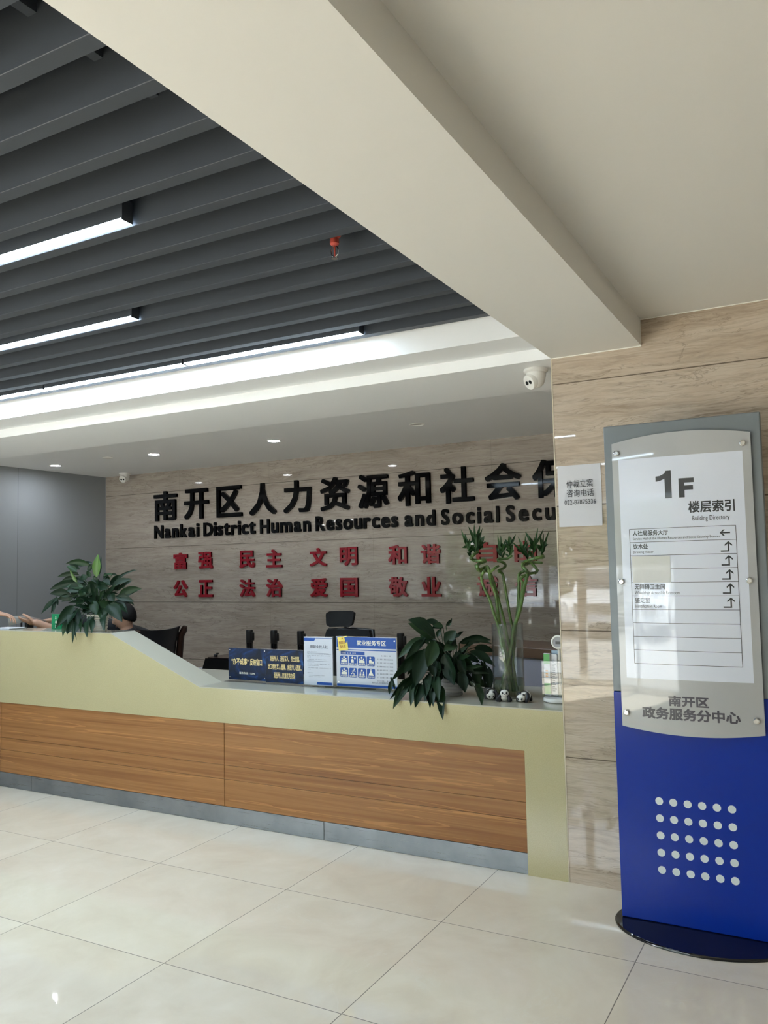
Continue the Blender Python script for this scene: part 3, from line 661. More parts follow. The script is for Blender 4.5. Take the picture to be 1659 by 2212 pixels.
PLANT_LEFT = [
 ((-0.007,-0.004,0.369),(0.001,0.000,0.525),0.048),
 ((-0.012,0.028,0.388),(-0.019,0.046,0.509),0.029),
 ((-0.053,-0.015,0.452),(-0.212,-0.093,0.465),0.039),
 ((-0.045,-0.011,0.456),(-0.076,-0.019,0.404),0.029),
 ((-0.109,-0.080,0.333),(-0.146,-0.114,0.425),0.027),
 ((-0.128,-0.070,0.405),(-0.189,-0.104,0.450),0.034),
 ((-0.143,-0.044,0.400),(-0.287,-0.100,0.374),0.029),
 ((-0.158,-0.032,0.352),(-0.286,-0.066,0.344),0.029),
 ((-0.127,-0.070,0.333),(-0.290,-0.159,0.289),0.044),
 ((-0.086,-0.081,0.295),(-0.145,-0.137,0.278),0.058),
 ((-0.141,-0.105,0.249),(-0.256,-0.186,0.261),0.048),
 ((-0.143,-0.092,0.238),(-0.224,-0.146,0.226),0.044),
 ((-0.216,-0.152,0.231),(-0.299,-0.221,0.125),0.029),
 ((-0.245,-0.134,0.221),(-0.282,-0.155,0.127),0.024),
 ((0.048,0.047,0.377),(0.009,0.039,0.353),0.044),
 ((0.074,0.061,0.386),(0.005,0.037,0.368),0.019),
 ((0.057,0.052,0.309),(0.115,0.097,0.380),0.034),
 ((0.082,0.079,0.352),(0.203,0.168,0.411),0.012),
 ((0.084,0.046,0.300),(0.197,0.108,0.345),0.039),
 ((0.099,0.082,0.270),(0.180,0.144,0.340),0.024),
 ((0.135,0.060,0.242),(0.280,0.130,0.282),0.044),
 ((0.118,0.051,0.232),(0.234,0.105,0.197),0.039),
 ((0.087,0.061,0.194),(0.187,0.125,0.181),0.029),
 ((-0.025,-0.075,0.252),(0.070,-0.064,0.313),0.058),
 ((0.037,-0.035,0.312),(0.129,-0.021,0.292),0.053),
 ((-0.050,-0.041,0.313),(0.011,-0.017,0.321),0.053),
 ((-0.077,-0.042,0.351),(-0.094,-0.051,0.390),0.039),
 ((0.034,-0.050,0.208),(0.016,-0.105,0.220),0.039),
 ((-0.062,-0.102,0.173),(0.012,-0.108,0.253),0.034),
 ((0.027,-0.067,0.209),(0.086,-0.090,0.112),0.048),
 ((0.110,-0.022,0.169),(0.098,-0.083,0.205),0.044),
 ((0.119,-0.024,0.179),(0.246,-0.014,0.067),0.073),
 ((0.171,0.039,0.176),(0.237,0.038,0.125),0.029),
 ((-0.071,-0.141,0.179),(-0.128,-0.241,0.035),0.053),
 ((-0.112,-0.130,0.164),(-0.112,-0.175,0.129),0.044),
 ((-0.059,-0.128,0.146),(-0.067,-0.196,0.056),0.053),
 ((-0.113,-0.151,0.128),(-0.103,-0.205,-0.023),0.039),
 ((-0.080,-0.133,0.108),(-0.078,-0.191,-0.009),0.039),
 ((-0.070,-0.141,0.081),(-0.029,-0.187,-0.069),0.019),
 ((-0.052,-0.110,0.093),(-0.029,-0.170,-0.005),0.039),
 ((-0.036,-0.095,0.088),(0.031,-0.170,0.005),0.044),
 ((0.008,-0.092,0.078),(0.090,-0.170,-0.028),0.048),
 ((0.014,-0.061,0.114),(0.029,-0.098,0.046),0.044),
 ((0.098,-0.035,0.104),(0.252,-0.170,0.014),0.046),
 ((0.080,-0.025,0.160),(0.095,-0.062,0.087),0.053),
 ((-0.061,-0.068,0.295),(-0.045,-0.082,0.219),0.053),
 ((0.024,0.013,0.339),(0.075,0.041,0.310),0.053),
 ((-0.035,-0.019,0.355),(-0.001,-0.000,0.311),0.044),
 ((0.089,0.028,0.253),(0.119,0.031,0.200),0.048),
 ((0.034,0.005,0.273),(0.074,0.018,0.215),0.048),
 ((-0.078,-0.077,0.238),(-0.086,-0.104,0.177),0.044),
 ((-0.031,-0.058,0.180),(-0.036,-0.088,0.125),0.053),
 ((0.019,-0.030,0.174),(0.014,-0.061,0.124),0.053),
 ((-0.237,-0.164,0.222),(-0.228,-0.182,0.133),0.024),
 ((-0.151,-0.049,0.275),(-0.201,-0.053,0.218),0.039),
 ((-0.001,-0.000,0.244),(-0.017,-0.009,0.173),0.058),
 ((0.064,0.076,0.280),(0.097,0.122,0.307),0.034),
 ((-0.114,-0.021,0.332),(-0.193,-0.037,0.362),0.039),
]
# ================================================================== printed stands on the counter
def art_mat():
    m = mat('navy_printed_board', (.012,.02,.05), .35, spec=.15); t = NT(m); v, (x, y, z) = t.xyz()
    n = t.noise(t.mapped(v, (5, 1, 9), rot=(0, .5, 0)), 1.3, 4, .55, 1.5)
    t.color(t.ramp(n, [(.35, (.012,.016,.028)), (.52, (.012,.025,.07)), (.64, (.012,.055,.19)), (.72, (.03,.11,.27)), (.8, (.012,.03,.10))])); return m
M['navy_art'] = art_mat()
def stand(x0, x1, h, y, label, rz=0, foot=.05, face='navy_art'):
    wd = x1-x0
    o = root('sign_stand', ((x0+x1)/2, y, ZLO), label, 'desk sign', 'printed sign stands on the counter', rz)
    f = MB(); f.box((-wd/2, -foot, 0), (wd/2, .012, .004), .001, seg=1); f.box((-wd/2, 0, .004), (wd/2, .003, h), .0008, seg=1); f.done('acrylic_holder', M['clear_acrylic'], o)
    MB().box((-wd/2+.004, -.0026, .010), (wd/2-.004, -.0004, h-.004)).done('printed_board', M[face], o)
    return o, wd
rnd = random.Random(5)
o, wd = stand(-3.455, -3.150, .212, 4.185, 'dark blue desk sign with gold quoted title and a hotline number, leftmost of four')
b = MB(); put_text(b, '“办不成事”', -.124, .012, .104, .146, -.0034, .02); put_text(b, '反映窗口', .024, .118, .102, .146, -.0034, .02); b.done('gold_lettering', M['gold'], o, fixn=False)
b = MB(); put_text(b, '服务热线：12345', -.062, .062, .046, .060, -.0034, .015); b.done('white_lettering', M['pale_print'], o, fixn=False)
for x in (-.138, .138):
    for z in (.026, .196): MB().disc(x, z, .0035, -.0036, 12).done('pin', M['chrome'], o, fixn=False)
o, wd = stand(-3.140, -2.852, .215, 4.160, 'dark blue desk sign with three rows of gold characters, second from the left')
b = MB()
put_text(b, '现役军人、退役军人、烈士遗属、', -.108, .118, .140, .174, -.0034, .015)
put_text(b, '因工牺牲军人遗属、病故军人遗属、', -.122, .128, .088, .124, -.0034, .015)
put_text(b, '现役军人家属优先办理', -.080, .080, .036, .074, -.0034, .015); b.done('gold_lettering', M['gold'], o, fixn=False)
o, wd = stand(-2.846, -2.634, .300, 4.150, 'white printed page in an upright clear stand between dark and blue signs', face='print_white')
b = MB(); put_text(b, '想就业找人社', -.056, .070, .228, .248, -.0034, .02)
for z, a, c in ((.205,-.078,-.01),(.192,-.075,.09),(.183,-.078,.09),(.174,-.078,-.055),(.160,-.068,.06),(.145,-.078,-.03),(.133,-.07,.085),(.124,-.078,0),(.110,-.07,.09),(.101,-.078,-.055),(.080,-.078,-.04),(.066,-.068,.045),(.058,-.068,.02)):
    scribble(b, a, c, z, .0048, -.0033, rnd)
b.rect(-.080, .075, .199, .2002, -.0033); b.rect(-.080, .075, .152, .1532, -.0033)
b.done('grey_print', M['print_grey'], o, fixn=False)
b = MB(); b.mesh([(-.102,-.0034,.272),(-.028,-.0034,.272),(-.014,-.0034,.290),(-.102,-.0034,.290)], [[0,1,2,3]]); b.rect(-.014, .1, .287, .290, -.0034); b.done('blue_header', M['print_blue'], o, fixn=False); b = MB(); b.rect(-.01, .095, .014, .030, -.0034); b.done('blue_footer', M['print_blue'], o, fixn=False)
o, wd = stand(-2.628, -2.215, .304, 4.170, 'wide white and blue sign with eight pictogram tiles, beside the right plant', face='print_white')
BX = o
b = MB(); b.rect(-.2, .2, .236, .299, -.0032); b.rect(-.2, .2, .222, .227, -.0032); b.rect(-.2, .2, .012, .026, -.0032)
b.rect(-.172, -.008, .196, .216, -.0032)
def rr(b, x0, x1, z0, z1, r, y):
    pts = []
    for cx_, cz_, a0 in ((x1-r, z1-r, 0), (x0+r, z1-r, 90), (x0+r, z0+r, 180), (x1-r, z0+r, 270)):
        for q_ in range(6): a = math.radians(a0+18*q_); pts.append((cx_+r*math.cos(a), y, cz_+r*math.sin(a)))
    b.mesh(pts, [list(range(len(pts)))])
tiles = [(-.176+.0605*c, .134-.070*r) for r in range(2) for c in range(4)]
for x, z in tiles: rr(b, x, x+.054, z, z+.056, .008, -.0032)
b.done('blue_print', M['print_blue'], o, fixn=False)
b = MB(); put_text(b, '就业服务专区', -.060, .134, .252, .282, -.0036, .02); scribble(b, -.166, -.07, .202, .008, -.0036, rnd)
for (x, z), t_ in zip(tiles, ('政策咨询', '职业介绍', '事业登记', '就业见习', '职业指导', '失业登记', '技能提升', '创业培训')):
    put_text(b, t_, x+.004, x+.05, z+.003, z+.014, -.0036, .02)
def person_icon(b, x, z, s, y=-.0036):
    b.disc(x, z+.030*s, .0058*s, y, 14); b.mesh([(x-.009*s, y, z), (x+.009*s, y, z), (x+.009*s, y, z+.014*s), (x+.005*s, y, z+.021*s), (x-.005*s, y, z+.021*s), (x-.009*s, y, z+.014*s)], [[0,1,2,3,4,5]])
for i, (x, z) in enumerate(tiles):
    cx_, cz_ = x+.027, z+.0165
    if i in (0, 2, 4):
        person_icon(b, cx_, cz_, 1); person_icon(b, cx_-.013, cz_, .72); person_icon(b, cx_+.013, cz_, .72)
    elif i in (1, 3):
        person_icon(b, cx_-.003, cz_, 1); b.disc(cx_+.014, cz_+.026, .006, -.0036, 14) if i == 1 else b.rect(cx_+.002, cz_*0+cx_+.02, cz_, cz_+.012, -.0036)
    elif i == 5:
        b.disc(cx_+.009, cz_+.032, .005, -.0036, 14)
        for a_, c_ in (((.006,.026),(-.003,.012)), ((-.003,.012),(.008,.006)), ((.008,.006),(.005,-.002)), ((-.003,.012),(-.012,.004)), ((.005,.024),(.016,.018)), ((.004,.024),(-.008,.02))):
            dx, dz = c_[0]-a_[0], c_[1]-a_[1]; l_ = math.hypot(dx, dz); nx_, nz_ = -dz/l_*.0022, dx/l_*.0022
            b.mesh([(cx_+a_[0]+nx_, -.0036, cz_+a_[1]+nz_), (cx_+c_[0]+nx_, -.0036, cz_+c_[1]+nz_), (cx_+c_[0]-nx_, -.0036, cz_+c_[1]-nz_), (cx_+a_[0]-nx_, -.0036, cz_+a_[1]-nz_)], [[0,1,2,3]])
    elif i == 6:
        person_icon(b, cx_-.011, cz_-.002, .62); person_icon(b, cx_+.011, cz_-.002, .62); b.disc(cx_, cz_+.026, .006, -.0036, 12); b.rect(cx_-.001, cx_+.001, cz_+.004, cz_+.022, -.0036)
    else:
        b.mesh([(cx_-.018, -.0036, cz_), (cx_+.018, -.0036, cz_), (cx_+.002, -.0036, cz_+.03), (cx_-.002, -.0036, cz_+.03)], [[0,1,2,3]]); b.disc(cx_, cz_+.032, .004, -.0036, 12)
b.done('white_pictograms', M['pale_print'], o, fixn=False)
b = MB(); put_text(b, '南开区人力资源和社会保障局', .038, .178, .036, .046, -.0034, .01)
for k in range(8): scribble(b, .076 if k else .094, .178 if k not in (0, 7) else .166, .192-.0205*k, .0085, -.0034, rnd)
b.done('dark_print', M['print_grey'], o, fixn=False)
for x in (-.188, .19):
    for z in (.282, .034): MB().disc(x, z, .0035, -.0038, 12).done('pin', M['chrome'], o, fixn=False)
nx = root('sticky_note', (-2.628+.058, 4.1655, ZLO+.221), 'yellow sticky note with red writing stuck on the blue sign header', 'note')
b = MB(); V = [(-.032+.064*i/6, -.0035*math.sin(i*.9)-.001-.004*((6-j)/6)**2, .080*j/6) for j in range(7) for i in range(7)]
b.mesh(V, [[j*7+i, j*7+i+1, j*7+i+8, j*7+i+7] for j in range(6) for i in range(6)]); b.done('note_sheet', M['yellow_note'], nx, True)
b = MB(); put_text(b, '想就业', -.022, .022, .038, .056, -.0098, .01); put_text(b, '找人社', -.02, .022, .014, .032, -.0098, .01); b.disc(.006, .070, .004, -.0098, 12); b.done('red_writing', M['red_ink'], nx, fixn=False)
nx.rotation_euler = (0, math.radians(-9), 0)
# ================================================================== plants
def leaf(mb, B, T, wd, rn, droop=.25, face=None):
    """one lance-shaped leaf from B to T, folded along its midrib, arching upwards between"""
    B, T = Vector(B), Vector(T); d = T-B; ln = d.length
    side = d.cross(Vector((.48, -.877, .15)) if face is None else face)
    if side.length < 1e-5: side = Vector((1, 0, 0))
    # broad side roughly towards the room, turned at random about the leaf's own axis
    side = (Matrix.Rotation(rn.uniform(-.75, .75), 3, d.normalized()) @ side.cross(d).cross(d).normalized()).normalized() if False else (Matrix.Rotation(rn.uniform(-.7, .7), 3, d.normalized()) @ side.normalized())
    nrm = side.cross(d.normalized()).normalized()
    arch = Vector((0, 0, 1))*ln*droop*rn.uniform(.3, 1.0)
    if abs(d.normalized().z) > .8: arch = nrm*ln*rn.uniform(-.10, .10)
    N = 9; V = []; wv = rn.uniform(0, 6)
    for i in range(N+1):
        t = i/N; c = B + d*t + arch*(4*t*(1-t))*.5
        wt = wd*.5*(math.sin(PI*min(1, t**.8*.97+.03))**.85)*(1.0 if t < .96 else .3)
        if i == N: wt = wd*.012
        fold = nrm*wt*.38; rip = nrm*wt*.14*math.sin(t*9+wv)
        V += [c - side*wt + fold + rip, c - side*wt*.5 + fold*.35, c, c + side*wt*.5 + fold*.35, c + side*wt + fold - rip]
    F = [[i*5+j, i*5+j+1, (i+1)*5+j+1, (i+1)*5+j] for i in range(N) for j in range(4)]
    mb.mesh(V, F)
def plant(rt, data, seed, crown, new=(), mk=None):
    rn = random.Random(seed); lf, nl, st = MB(), MB(), MB(); young = []
    for k, (B, T, wd) in enumerate(data):
        B, T = Vector(B), Vector(T)
        if k in new: young.append(MB())
        leaf(young[-1] if k in new else lf, B, T, wd*1.22, rn)
        if k not in new and k % 3 != 1:                      # a second leaf close behind
            j_ = lambda q: Vector((rn.uniform(-q, q), rn.uniform(0, q*1.4), rn.uniform(-q, q)))
            leaf(lf, B + j_(.02), B + (T-B)*rn.uniform(.75, .95) + j_(.035), wd*.85, rn)
        c = Vector((crown[0]+rn.uniform(-.035, .035), crown[1]+rn.uniform(-.035, .035), crown[2]-.01)); m_ = (c+B)/2 + Vector((0, 0, .04+.25*abs((B-c).xy.length))); m_.z = max(m_.z, .03)
        if (B-c).length < .33: st.tube([c, c*.55+m_*.45, m_*.6+B*.4, B], .0022, 6)
    extra = mk
    for k in range(extra):                                   # the darker inner leaves that fill the crown
        a = rn.uniform(0, 2*PI); r0 = rn.uniform(.02, .09); el = rn.uniform(-.3, 1.1); ln = rn.uniform(.09, .15)
        b0 = Vector(crown) + Vector((math.cos(a)*r0, math.sin(a)*r0*.9, rn.uniform(.03, .15)))
        t0 = b0 + Vector((math.cos(a)*math.cos(el), math.sin(a)*math.cos(el), math.sin(el)))*ln
        leaf(lf, b0, t0, rn.uniform(.022, .034), rn); st.tube([Vector(crown)+Vector((0, 0, -.01)), (Vector(crown)+b0)/2+Vector((0,0,.02)), b0], .002, 6)
    for b_ in (lf, nl):                                      # leaves drape over the counter edge instead of entering the stone
        for v in b_.bm.verts:
            if v.co.z < .005 and v.co.y + rt.location.y > YC-.008:
                if v.co.z > -.045: v.co.z = .005
                else: v.co.y = YC-.008-rt.location.y
    lf.done('foliage', M['leaf'], rt, True, False); 
    nl.bm.free()
    for y_ in young: tag(y_.done('young_leaf', M['leaf_new'], rt, True, False), 'fresh light green leaf')
    st.done('stems', M['bamboo_leaf'], rt, True)
def ribbed_pot(rt, r0, r1, h, m, ribs):
    pr = [(0, 0), (r0*.96, 0)]
    for i in range(ribs):
        z0 = h*i/ribs; z1 = h*(i+1)/ribs; ra = r0+(r1-r0)*(i+.15)/ribs; rb = r0+(r1-r0)*(i+.85)/ribs
        pr += [(ra-.004, z0+.0005), (ra, z0+h/ribs*.25), (rb, z0+h/ribs*.75), (rb-.004, z1-.0005)]
    pr += [(r1+.003, h), (r1-.004, h+.002), (r1-.008, h-.012)]
    MB().lathe(pr, 40, cap=False).done('pot', m, rt, True)
    MB().lathe([(r1-.009, h-.014), (r1*.5, h-.008), (0, h-.006)], 32, cap=False).done('soil', M['soil'], rt, True)
PL = root('potted_lily', (-4.45, 4.012, ZHI), 'leafy dark green potted lily on the raised left ledge of the counter', 'plant', 'potted lilies on the counter')
ribbed_pot(PL, .062, .075, .115, M['pot_white'], 7); plant(PL, PLANT_LEFT, 11, (0, 0, .10), (0, 4), 26)
PR = root('potted_lily', (-1.875, 4.16, ZLO), 'potted lily spilling over the low counter front beside the glass vase', 'plant', 'potted lilies on the counter')
ribbed_pot(PR, .058, .066, .095, M['pot_grey'], 5); plant(PR, PLANT_RIGHT, 23, (0, 0, .09), (), 30)
# ================================================================== vase with bamboo
V_ = root('glass_vase', (-1.566, 4.213, ZLO), 'tall clear glass cylinder vase holding bamboo stems and a little water', 'vase')
MB().lathe([(0, .0005), (.082, .0005), (.0845, .004), (.0845, .388), (.0835, .390), (.0815, .390), (.0810, .388), (.0810, .012), (0, .012)], 64, cap=False).done('glass', M['vase_glass'], V_, True)
MB().lathe([(0, .0125), (.0795, .0125), (.0795, .098), (0, .098)], 48, cap=False).done('water', M['water'], V_, True)
BL = ['bamboo stem ending in a bare cut hook, leaning left in the glass vase', 'thick bamboo stem with left spiral and three leaf tufts in the vase', 'thin plain bamboo stem behind the left spiral in the vase',
      'upright bamboo stem of the middle with two leaf tufts in the vase', 'bamboo stem curling at the right behind the thick right one in the vase', 'thick bamboo stem leaning right with the biggest leaf tufts in the vase', 'bamboo stem with an open zigzag loop on the right in the vase']
TL = {'A': 0, 'B': 1, 'C': 2, 'D': 3, 'E': 4, 'F': 5, 'G': 6}
TUFT_OF = [1, 1, 1, 3, 3, 5, 5, 5]
def smooth_path(P, n=5):
    P = [Vector(p) for p in P]; out = []
    for i in range(len(P)-1):
        p0, p1, p2, p3 = P[max(0, i-1)], P[i], P[i+1], P[min(len(P)-1, i+2)]
        for k in range(n):
            t = k/n; out.append(.5*((2*p1)+(p2-p0)*t+(2*p0-5*p1+4*p2-p3)*t*t+(3*p1-p0-3*p2+p3)*t**3))
    return out + [P[-1]]
for i, (rad, pts) in enumerate(BAMBOO):
    rt = root('bamboo_stalk', V_.location, BL[i], 'bamboo stalk', 'bamboo stalks in the vase')
    # keep the foot of every stalk inside the glass
    Q = []
    for p_ in pts:
        p_ = Vector(p_)
        if p_.z < .40:
            lim = .078-rad*1.25-.003; h_ = math.hypot(p_.x, p_.y)
            if h_ > lim: p_ = Vector((p_.x*lim/h_, p_.y*lim/h_, p_.z))
            p_.z = max(p_.z, .0128+rad*.4)
        Q.append(p_)
    sp = smooth_path(Q); n_ = len(sp)
    MB().tube(sp, [rad*1.12*(.84+.16*k/n_) for k in range(n_)], 12).done('stem', M['bamboo'], rt, True)
    nd = MB(); acc = 0
    for k in range(2, n_-2):
        acc += (sp[k]-sp[k-1]).length
        if acc > .042:
            acc = 0; d_ = (sp[k+1]-sp[k-1]).normalized()*.0012; nd.tube([sp[k]-d_*1.5, sp[k]-d_, sp[k]+d_, sp[k]+d_*1.5], [rad*.96, rad*1.22, rad*1.22, rad*.96], 12)
    nd.done('nodes', M['bamboo_node'], rt, True)
    rn = random.Random(40+i); lf = MB(); any_ = False
    for ti, (B, tips) in enumerate(TUFTS):
        if TUFT_OF[ti] != i: continue
        any_ = True; B = Vector(B)
        near = min(sp, key=lambda q: (q-B).length); B = near
        top = sum((Vector(t) for t in tips), Vector())/len(tips)
        ax = B + (top-B)*.75; lf.tube([B, (B+ax)/2+Vector((0,0,.004)), ax], .0025, 8)
        for t in tips:
            t = Vector(t); b0 = B + (ax-B)*rn.uniform(.15, .9)
            if (t-b0).length < .02: b0 = B
            leaf(lf, b0, t, rn.uniform(.012, .018), rn, .1)
        for k in range(7):
            b0 = B + (ax-B)*(k/7); a = rn.uniform(0, 2*PI)
            leaf(lf, b0, b0 + Vector((math.cos(a)*.03, math.sin(a)*.03, rn.uniform(.02, .055))), rn.uniform(.012, .018), rn, .1)
    if any_: lf.done('leaf_tufts', M['bamboo_leaf'], rt, True, False)
    else: lf.bm.free()
# ================================================================== panda figures
M['panda_white'] = mat('white_glazed_clay', (.74,.73,.70), .3, spec=.5); M['panda_black'] = mat('black_glazed_clay', (.012,.012,.016), .3, spec=.5)
def panda(loc, rz, pose, label):
    o = root('panda_figurine', loc, label, 'figurine', 'small panda figurines by the vase', rz)
    if pose == 'sit':
        MB().ball((0, 0, .021), (.029, .024, .021), 24).done('body', M['panda_white'], o, True)
        hp, tl = Vector((.002, -.012, .041)), -.1
        limbs = [([(-.018, -.010, .030), (-.028, -.018, .018), (-.030, -.022, .008)], (.009, .0095, .010)), ([(.018, -.012, .030), (.026, -.024, .018), (.024, -.030, .010)], (.009, .0095, .010)),
                 ([(-.020, -.008, .012), (-.034, -.022, .010)], (.011, .011)), ([(.020, -.008, .012), (.030, -.024, .010)], (.011, .011))]
    else:
        MB().ball((.002, .012, .029), (.027, .030, .026), 24).done('body', M['panda_white'], o, True)
        hp, tl = Vector((-.010, -.018, .022)), .35
        limbs = [([(.020, -.008, .040), (.026, -.016, .024), (.022, -.022, .009)], (.010, .011, .009)), ([(-.022, -.002, .040), (-.030, -.008, .024), (-.032, -.012, .010)], (.009, .010, .009)),
                 ([(.020, .026, .022), (.024, .030, .009)], (.012, .009)), ([(-.016, .028, .022), (-.018, .032, .009)], (.012, .009))]
    for pts, rr_ in limbs:
        m_ = MB(); m_.tube(pts, rr_, 14)
        m_.ball(pts[-1], rr_[-1], 14); m_.ball(pts[0], rr_[0], 14); m_.done('leg', M['panda_black'], o, True)
    if pose != 'sit':
        m_ = MB(); m_.lathe([(.0285, -.008), (.0292, 0), (.0285, .008)], 28, M=Matrix.Translation((.002, .0, .030)) @ Matrix.Rotation(PI/2, 4, 'X') @ Matrix.Diagonal((.93, .91, 1, 1)), cap=False); m_.done('shoulder_band', M['panda_black'], o, True)
    R = Matrix.Rotation(tl, 3, 'X')
    hd = MB(); hd.ball(hp, (.023, .020, .0195), 26); hd.ball(hp + R @ Vector((0, -.017, -.006)), (.009, .007, .0065), 14); h_ = hd.done('head', M['panda_white'], o, True)
    for s_ in (-1, 1):
        MB().ball(hp + R @ Vector((s_*.016, .002, .016)), (.0068, .004, .0068), 14).done('ear', M['panda_black'], h_, True)
        Re = Matrix.Rotation(s_*.5, 3, 'Y')
        MB().ball(hp + R @ Vector((s_*.0098, -.0168, .002)), (.0046, .0035, .0064), 14, M=Re).done('eye_patch', M['panda_black'], h_, True)
    MB().ball(hp + R @ Vector((0, -.0238, -.004)), (.0026, .0018, .0018), 10).done('nose', M['panda_black'], h_, True)
panda((-1.625, 4.105, ZLO), math.radians(38), 'down', 'small white and black panda figurine with head down, leftmost of three by the vase')
panda((-1.541, 4.070, ZLO), math.radians(22), 'sit', 'small panda figurine sitting up in the middle in front of the vase')
panda((-1.437, 4.085, ZLO), math.radians(-2), 'down', 'small panda figurine with head down, rightmost of three by the vase')
tag(MB().box((-.02, -.02, 0), (.02, .02, .045), .002).done('black_box', M['black_plastic'], None, loc=(-1.678, 4.185, ZLO)), 'small black box on the counter behind the left panda', 'box')
# ================================================================== brochure holder
H = root('brochure_holder', (-1.272, 4.17, ZLO), 'clear revolving brochure holder on a round white base, partly behind the marble corner', 'holder')
MB().lathe([(0, 0), (.082, 0), (.088, .004), (.088, .014), (.083, .020), (.02, .022), (0, .022)], 48).done('base', M['white_plastic'], H, True)
MB().lathe([(0, .022), (.007, .022), (.007, .27), (0, .27)], 20).done('post', M['white_plastic'], H, True)
b = MB()
for x0, x1, y0, y1 in ((-.085, -.083, -.03, .03), (.06, .062, -.03, .03), (-.085, .062, -.031, -.029), (-.085, .062, .029, .031)): b.box((x0, y0, .030), (x1, y1, .205))
b.box((-.085, -.031, .028), (.062, .031, .030)); b.done('pocket', M['clear_acrylic'], H)
dl = MB(); dl.lathe([(0, -.006), (.034, -.006), (.036, -.003), (.036, .005), (.034, .008), (.028, .009), (.026, .006), (0, .006)], 40, M=Matrix.Translation((0, -.010, .302)) @ Matrix.Rotation(PI/2, 4, 'X'), cap=False); dl.done('dial_rim', M['white_plastic'], H, True)
b = MB(); b.disc(0, .302, .026, -.0166, 28); b.done('dial_face', M['grey_plastic'], H, fixn=False)
b = MB(); b.rect(-.012, .014, .292, .306, -.0172); b.done('dial_display', M['black_plastic'], H, fixn=False)
Lf = root('leaflet', (-1.332, 4.156, ZLO+.031), 'green and white leaflet standing in the clear brochure holder', 'leaflet', None, math.radians(-8))
MB().box((-.017, -.006, 0), (.017, .006, .212)).done('leaflet_pages', M['paper'], Lf)
b = MB(); 
for z0, z1, rx in ((.005, .06, .017), (.158, .210, .017)): b.rect(-rx, rx, z0, z1, -.0065)
b.done('green_print', mat('green_print', (.10,.36,.10), .5), Lf, fixn=False)
b = MB()
for z in (.105, .092, .12): b.rect(-.008, .006, z, z+.007, -.0065)
b.done('orange_print', mat('orange_print', (.6,.28,.08), .5), Lf, fixn=False)
L2 = root('leaflet', (-1.295, 4.162, ZLO+.031), 'white leaflet with grey print standing behind the green one in the holder', 'leaflet', None, math.radians(-8))
MB().box((-.016, -.005, 0), (.016, .005, .208)).done('leaflet_pages', M['paper'], L2)
b = MB(); rnd = random.Random(8)
for k in range(16): b.rect(-.012, rnd.uniform(0, .012), .02+.0105*k, .024+.0105*k, -.0055)
b.done('grey_print', M['print_grey'], L2, fixn=False)
L3 = tag(MB().box((-.03, -.003, 0), (.03, .003, .225)).done('leaflet', mat('pale_blue_paper', (.35,.45,.55), .6), None, loc=(-1.285, 4.180, ZLO+.031)), 'pale blue leaflet standing at the back of the brochure holder', 'leaflet')
# green sign and papers on the ledge
G = root('green_sign', (-4.935, 4.075, ZHI), 'small green sign with white writing on the ledge left of the lily', 'sign')
MB().box((-.052, -.004, 0), (.052, .004, .108), .001, seg=1).done('green_board', M['green_sign'], G)
MB().box((-.052, .0045, 0), (.052, .045, .004)).done('foot', M['green_sign'], G)
b = MB()
for zz in (.070, .040, .010): scribble(b, -.014, .014, zz, .024, -.0045, rnd)
b.done('white_writing', M['pale_print'], G, fixn=False)
pp = MB()
for k in range(5): pp.box((-.105+.002*k, -.07+.001*k, .0012*k), (.105+.002*k, .07+.001*k, .0012*k+.001))
tag(pp.done('paper_stack', M['paper'], None, loc=(-5.40, 4.02, ZHI)), 'thin stack of white paper sheets on the ledge at the left edge', 'paper')
# ================================================================== behind the counter
def stanchion(x, y, label, rz=0):
    o = root('belt_stanchion', (x, y, 0), label, 'stanchion', 'belt stanchions against the back wall', rz)
    MB().lathe([(0, 0), (.14, 0), (.14, .012), (.13, .022), (.05, .034), (.034, .04)], 40).done('base', M['black_plastic'], o, True)
    MB().lathe([(.0315, .03), (.0315, .80), (0, .80)], 28, cap=False).done('post', M['black_gloss'], o, True)
    h = MB(); h.lathe([(.033, .80), (.034, .805), (.034, .915), (.031, .925), (0, .926)], 28)
    h.box((.02, -.016, .82), (.048, .016, .90), .003); h.done('belt_head', M['black_plastic'], o, True)
    MB().box((.048, -.012, .83), (.051, .012, .89), .001).done('belt_clip', M['black_gloss'], o)
for x, lb in ((-5.06, 'black belt stanchion by the back wall, leftmost, above the first dark blue sign'), (-4.765, 'black belt stanchion showing between the two dark blue signs, second from left'),
              (-4.455, 'black belt stanchion above the second dark blue sign, third from left'), (-3.715, 'black belt stanchion right behind the mesh office chair back'), (-3.39, 'black belt stanchion between the blue pictogram sign and the right plant')):
    stanchion(x, 6.45, lb)
# executive chair: its back is towards +x
def star_base(o, m, wheels, r=.30, z=.09):
    for k in range(5):
        a = 2*PI*k/5+.3; d = Vector((math.cos(a), math.sin(a), 0)); l = MB(); l.tube([(0, 0, z+.03), d*r*.5+Vector((0, 0, z+.015)), d*r+Vector((0, 0, z-.02))], [.026, .022, .016], 10); lo = l.done('leg', m, o, True)
        wv = MB(); R = Matrix.Translation(d*r+Vector((0, 0, .029))) @ Matrix.Rotation(a, 4, 'Z') @ Matrix.Rotation(PI/2, 4, 'X'); wv.lathe([(0, -.022), (.024, -.022), (.028, -.016), (.028, .016), (.024, .022), (0, .022)], 20, M=R); wv.done('caster', wheels, lo, True)
ex = root('executive_chair', (-5.09, 5.02, 0), 'black leather office chair with dark wooden frame turned sideways behind the counter', 'chair')
star_base(ex, M['wood_dark'], M['black_plastic'])
MB().lathe([(.03, .10), (.03, .30), (.05, .31), (.05, .38)], 20).done('gas_lift', M['black_plastic'], ex, True)
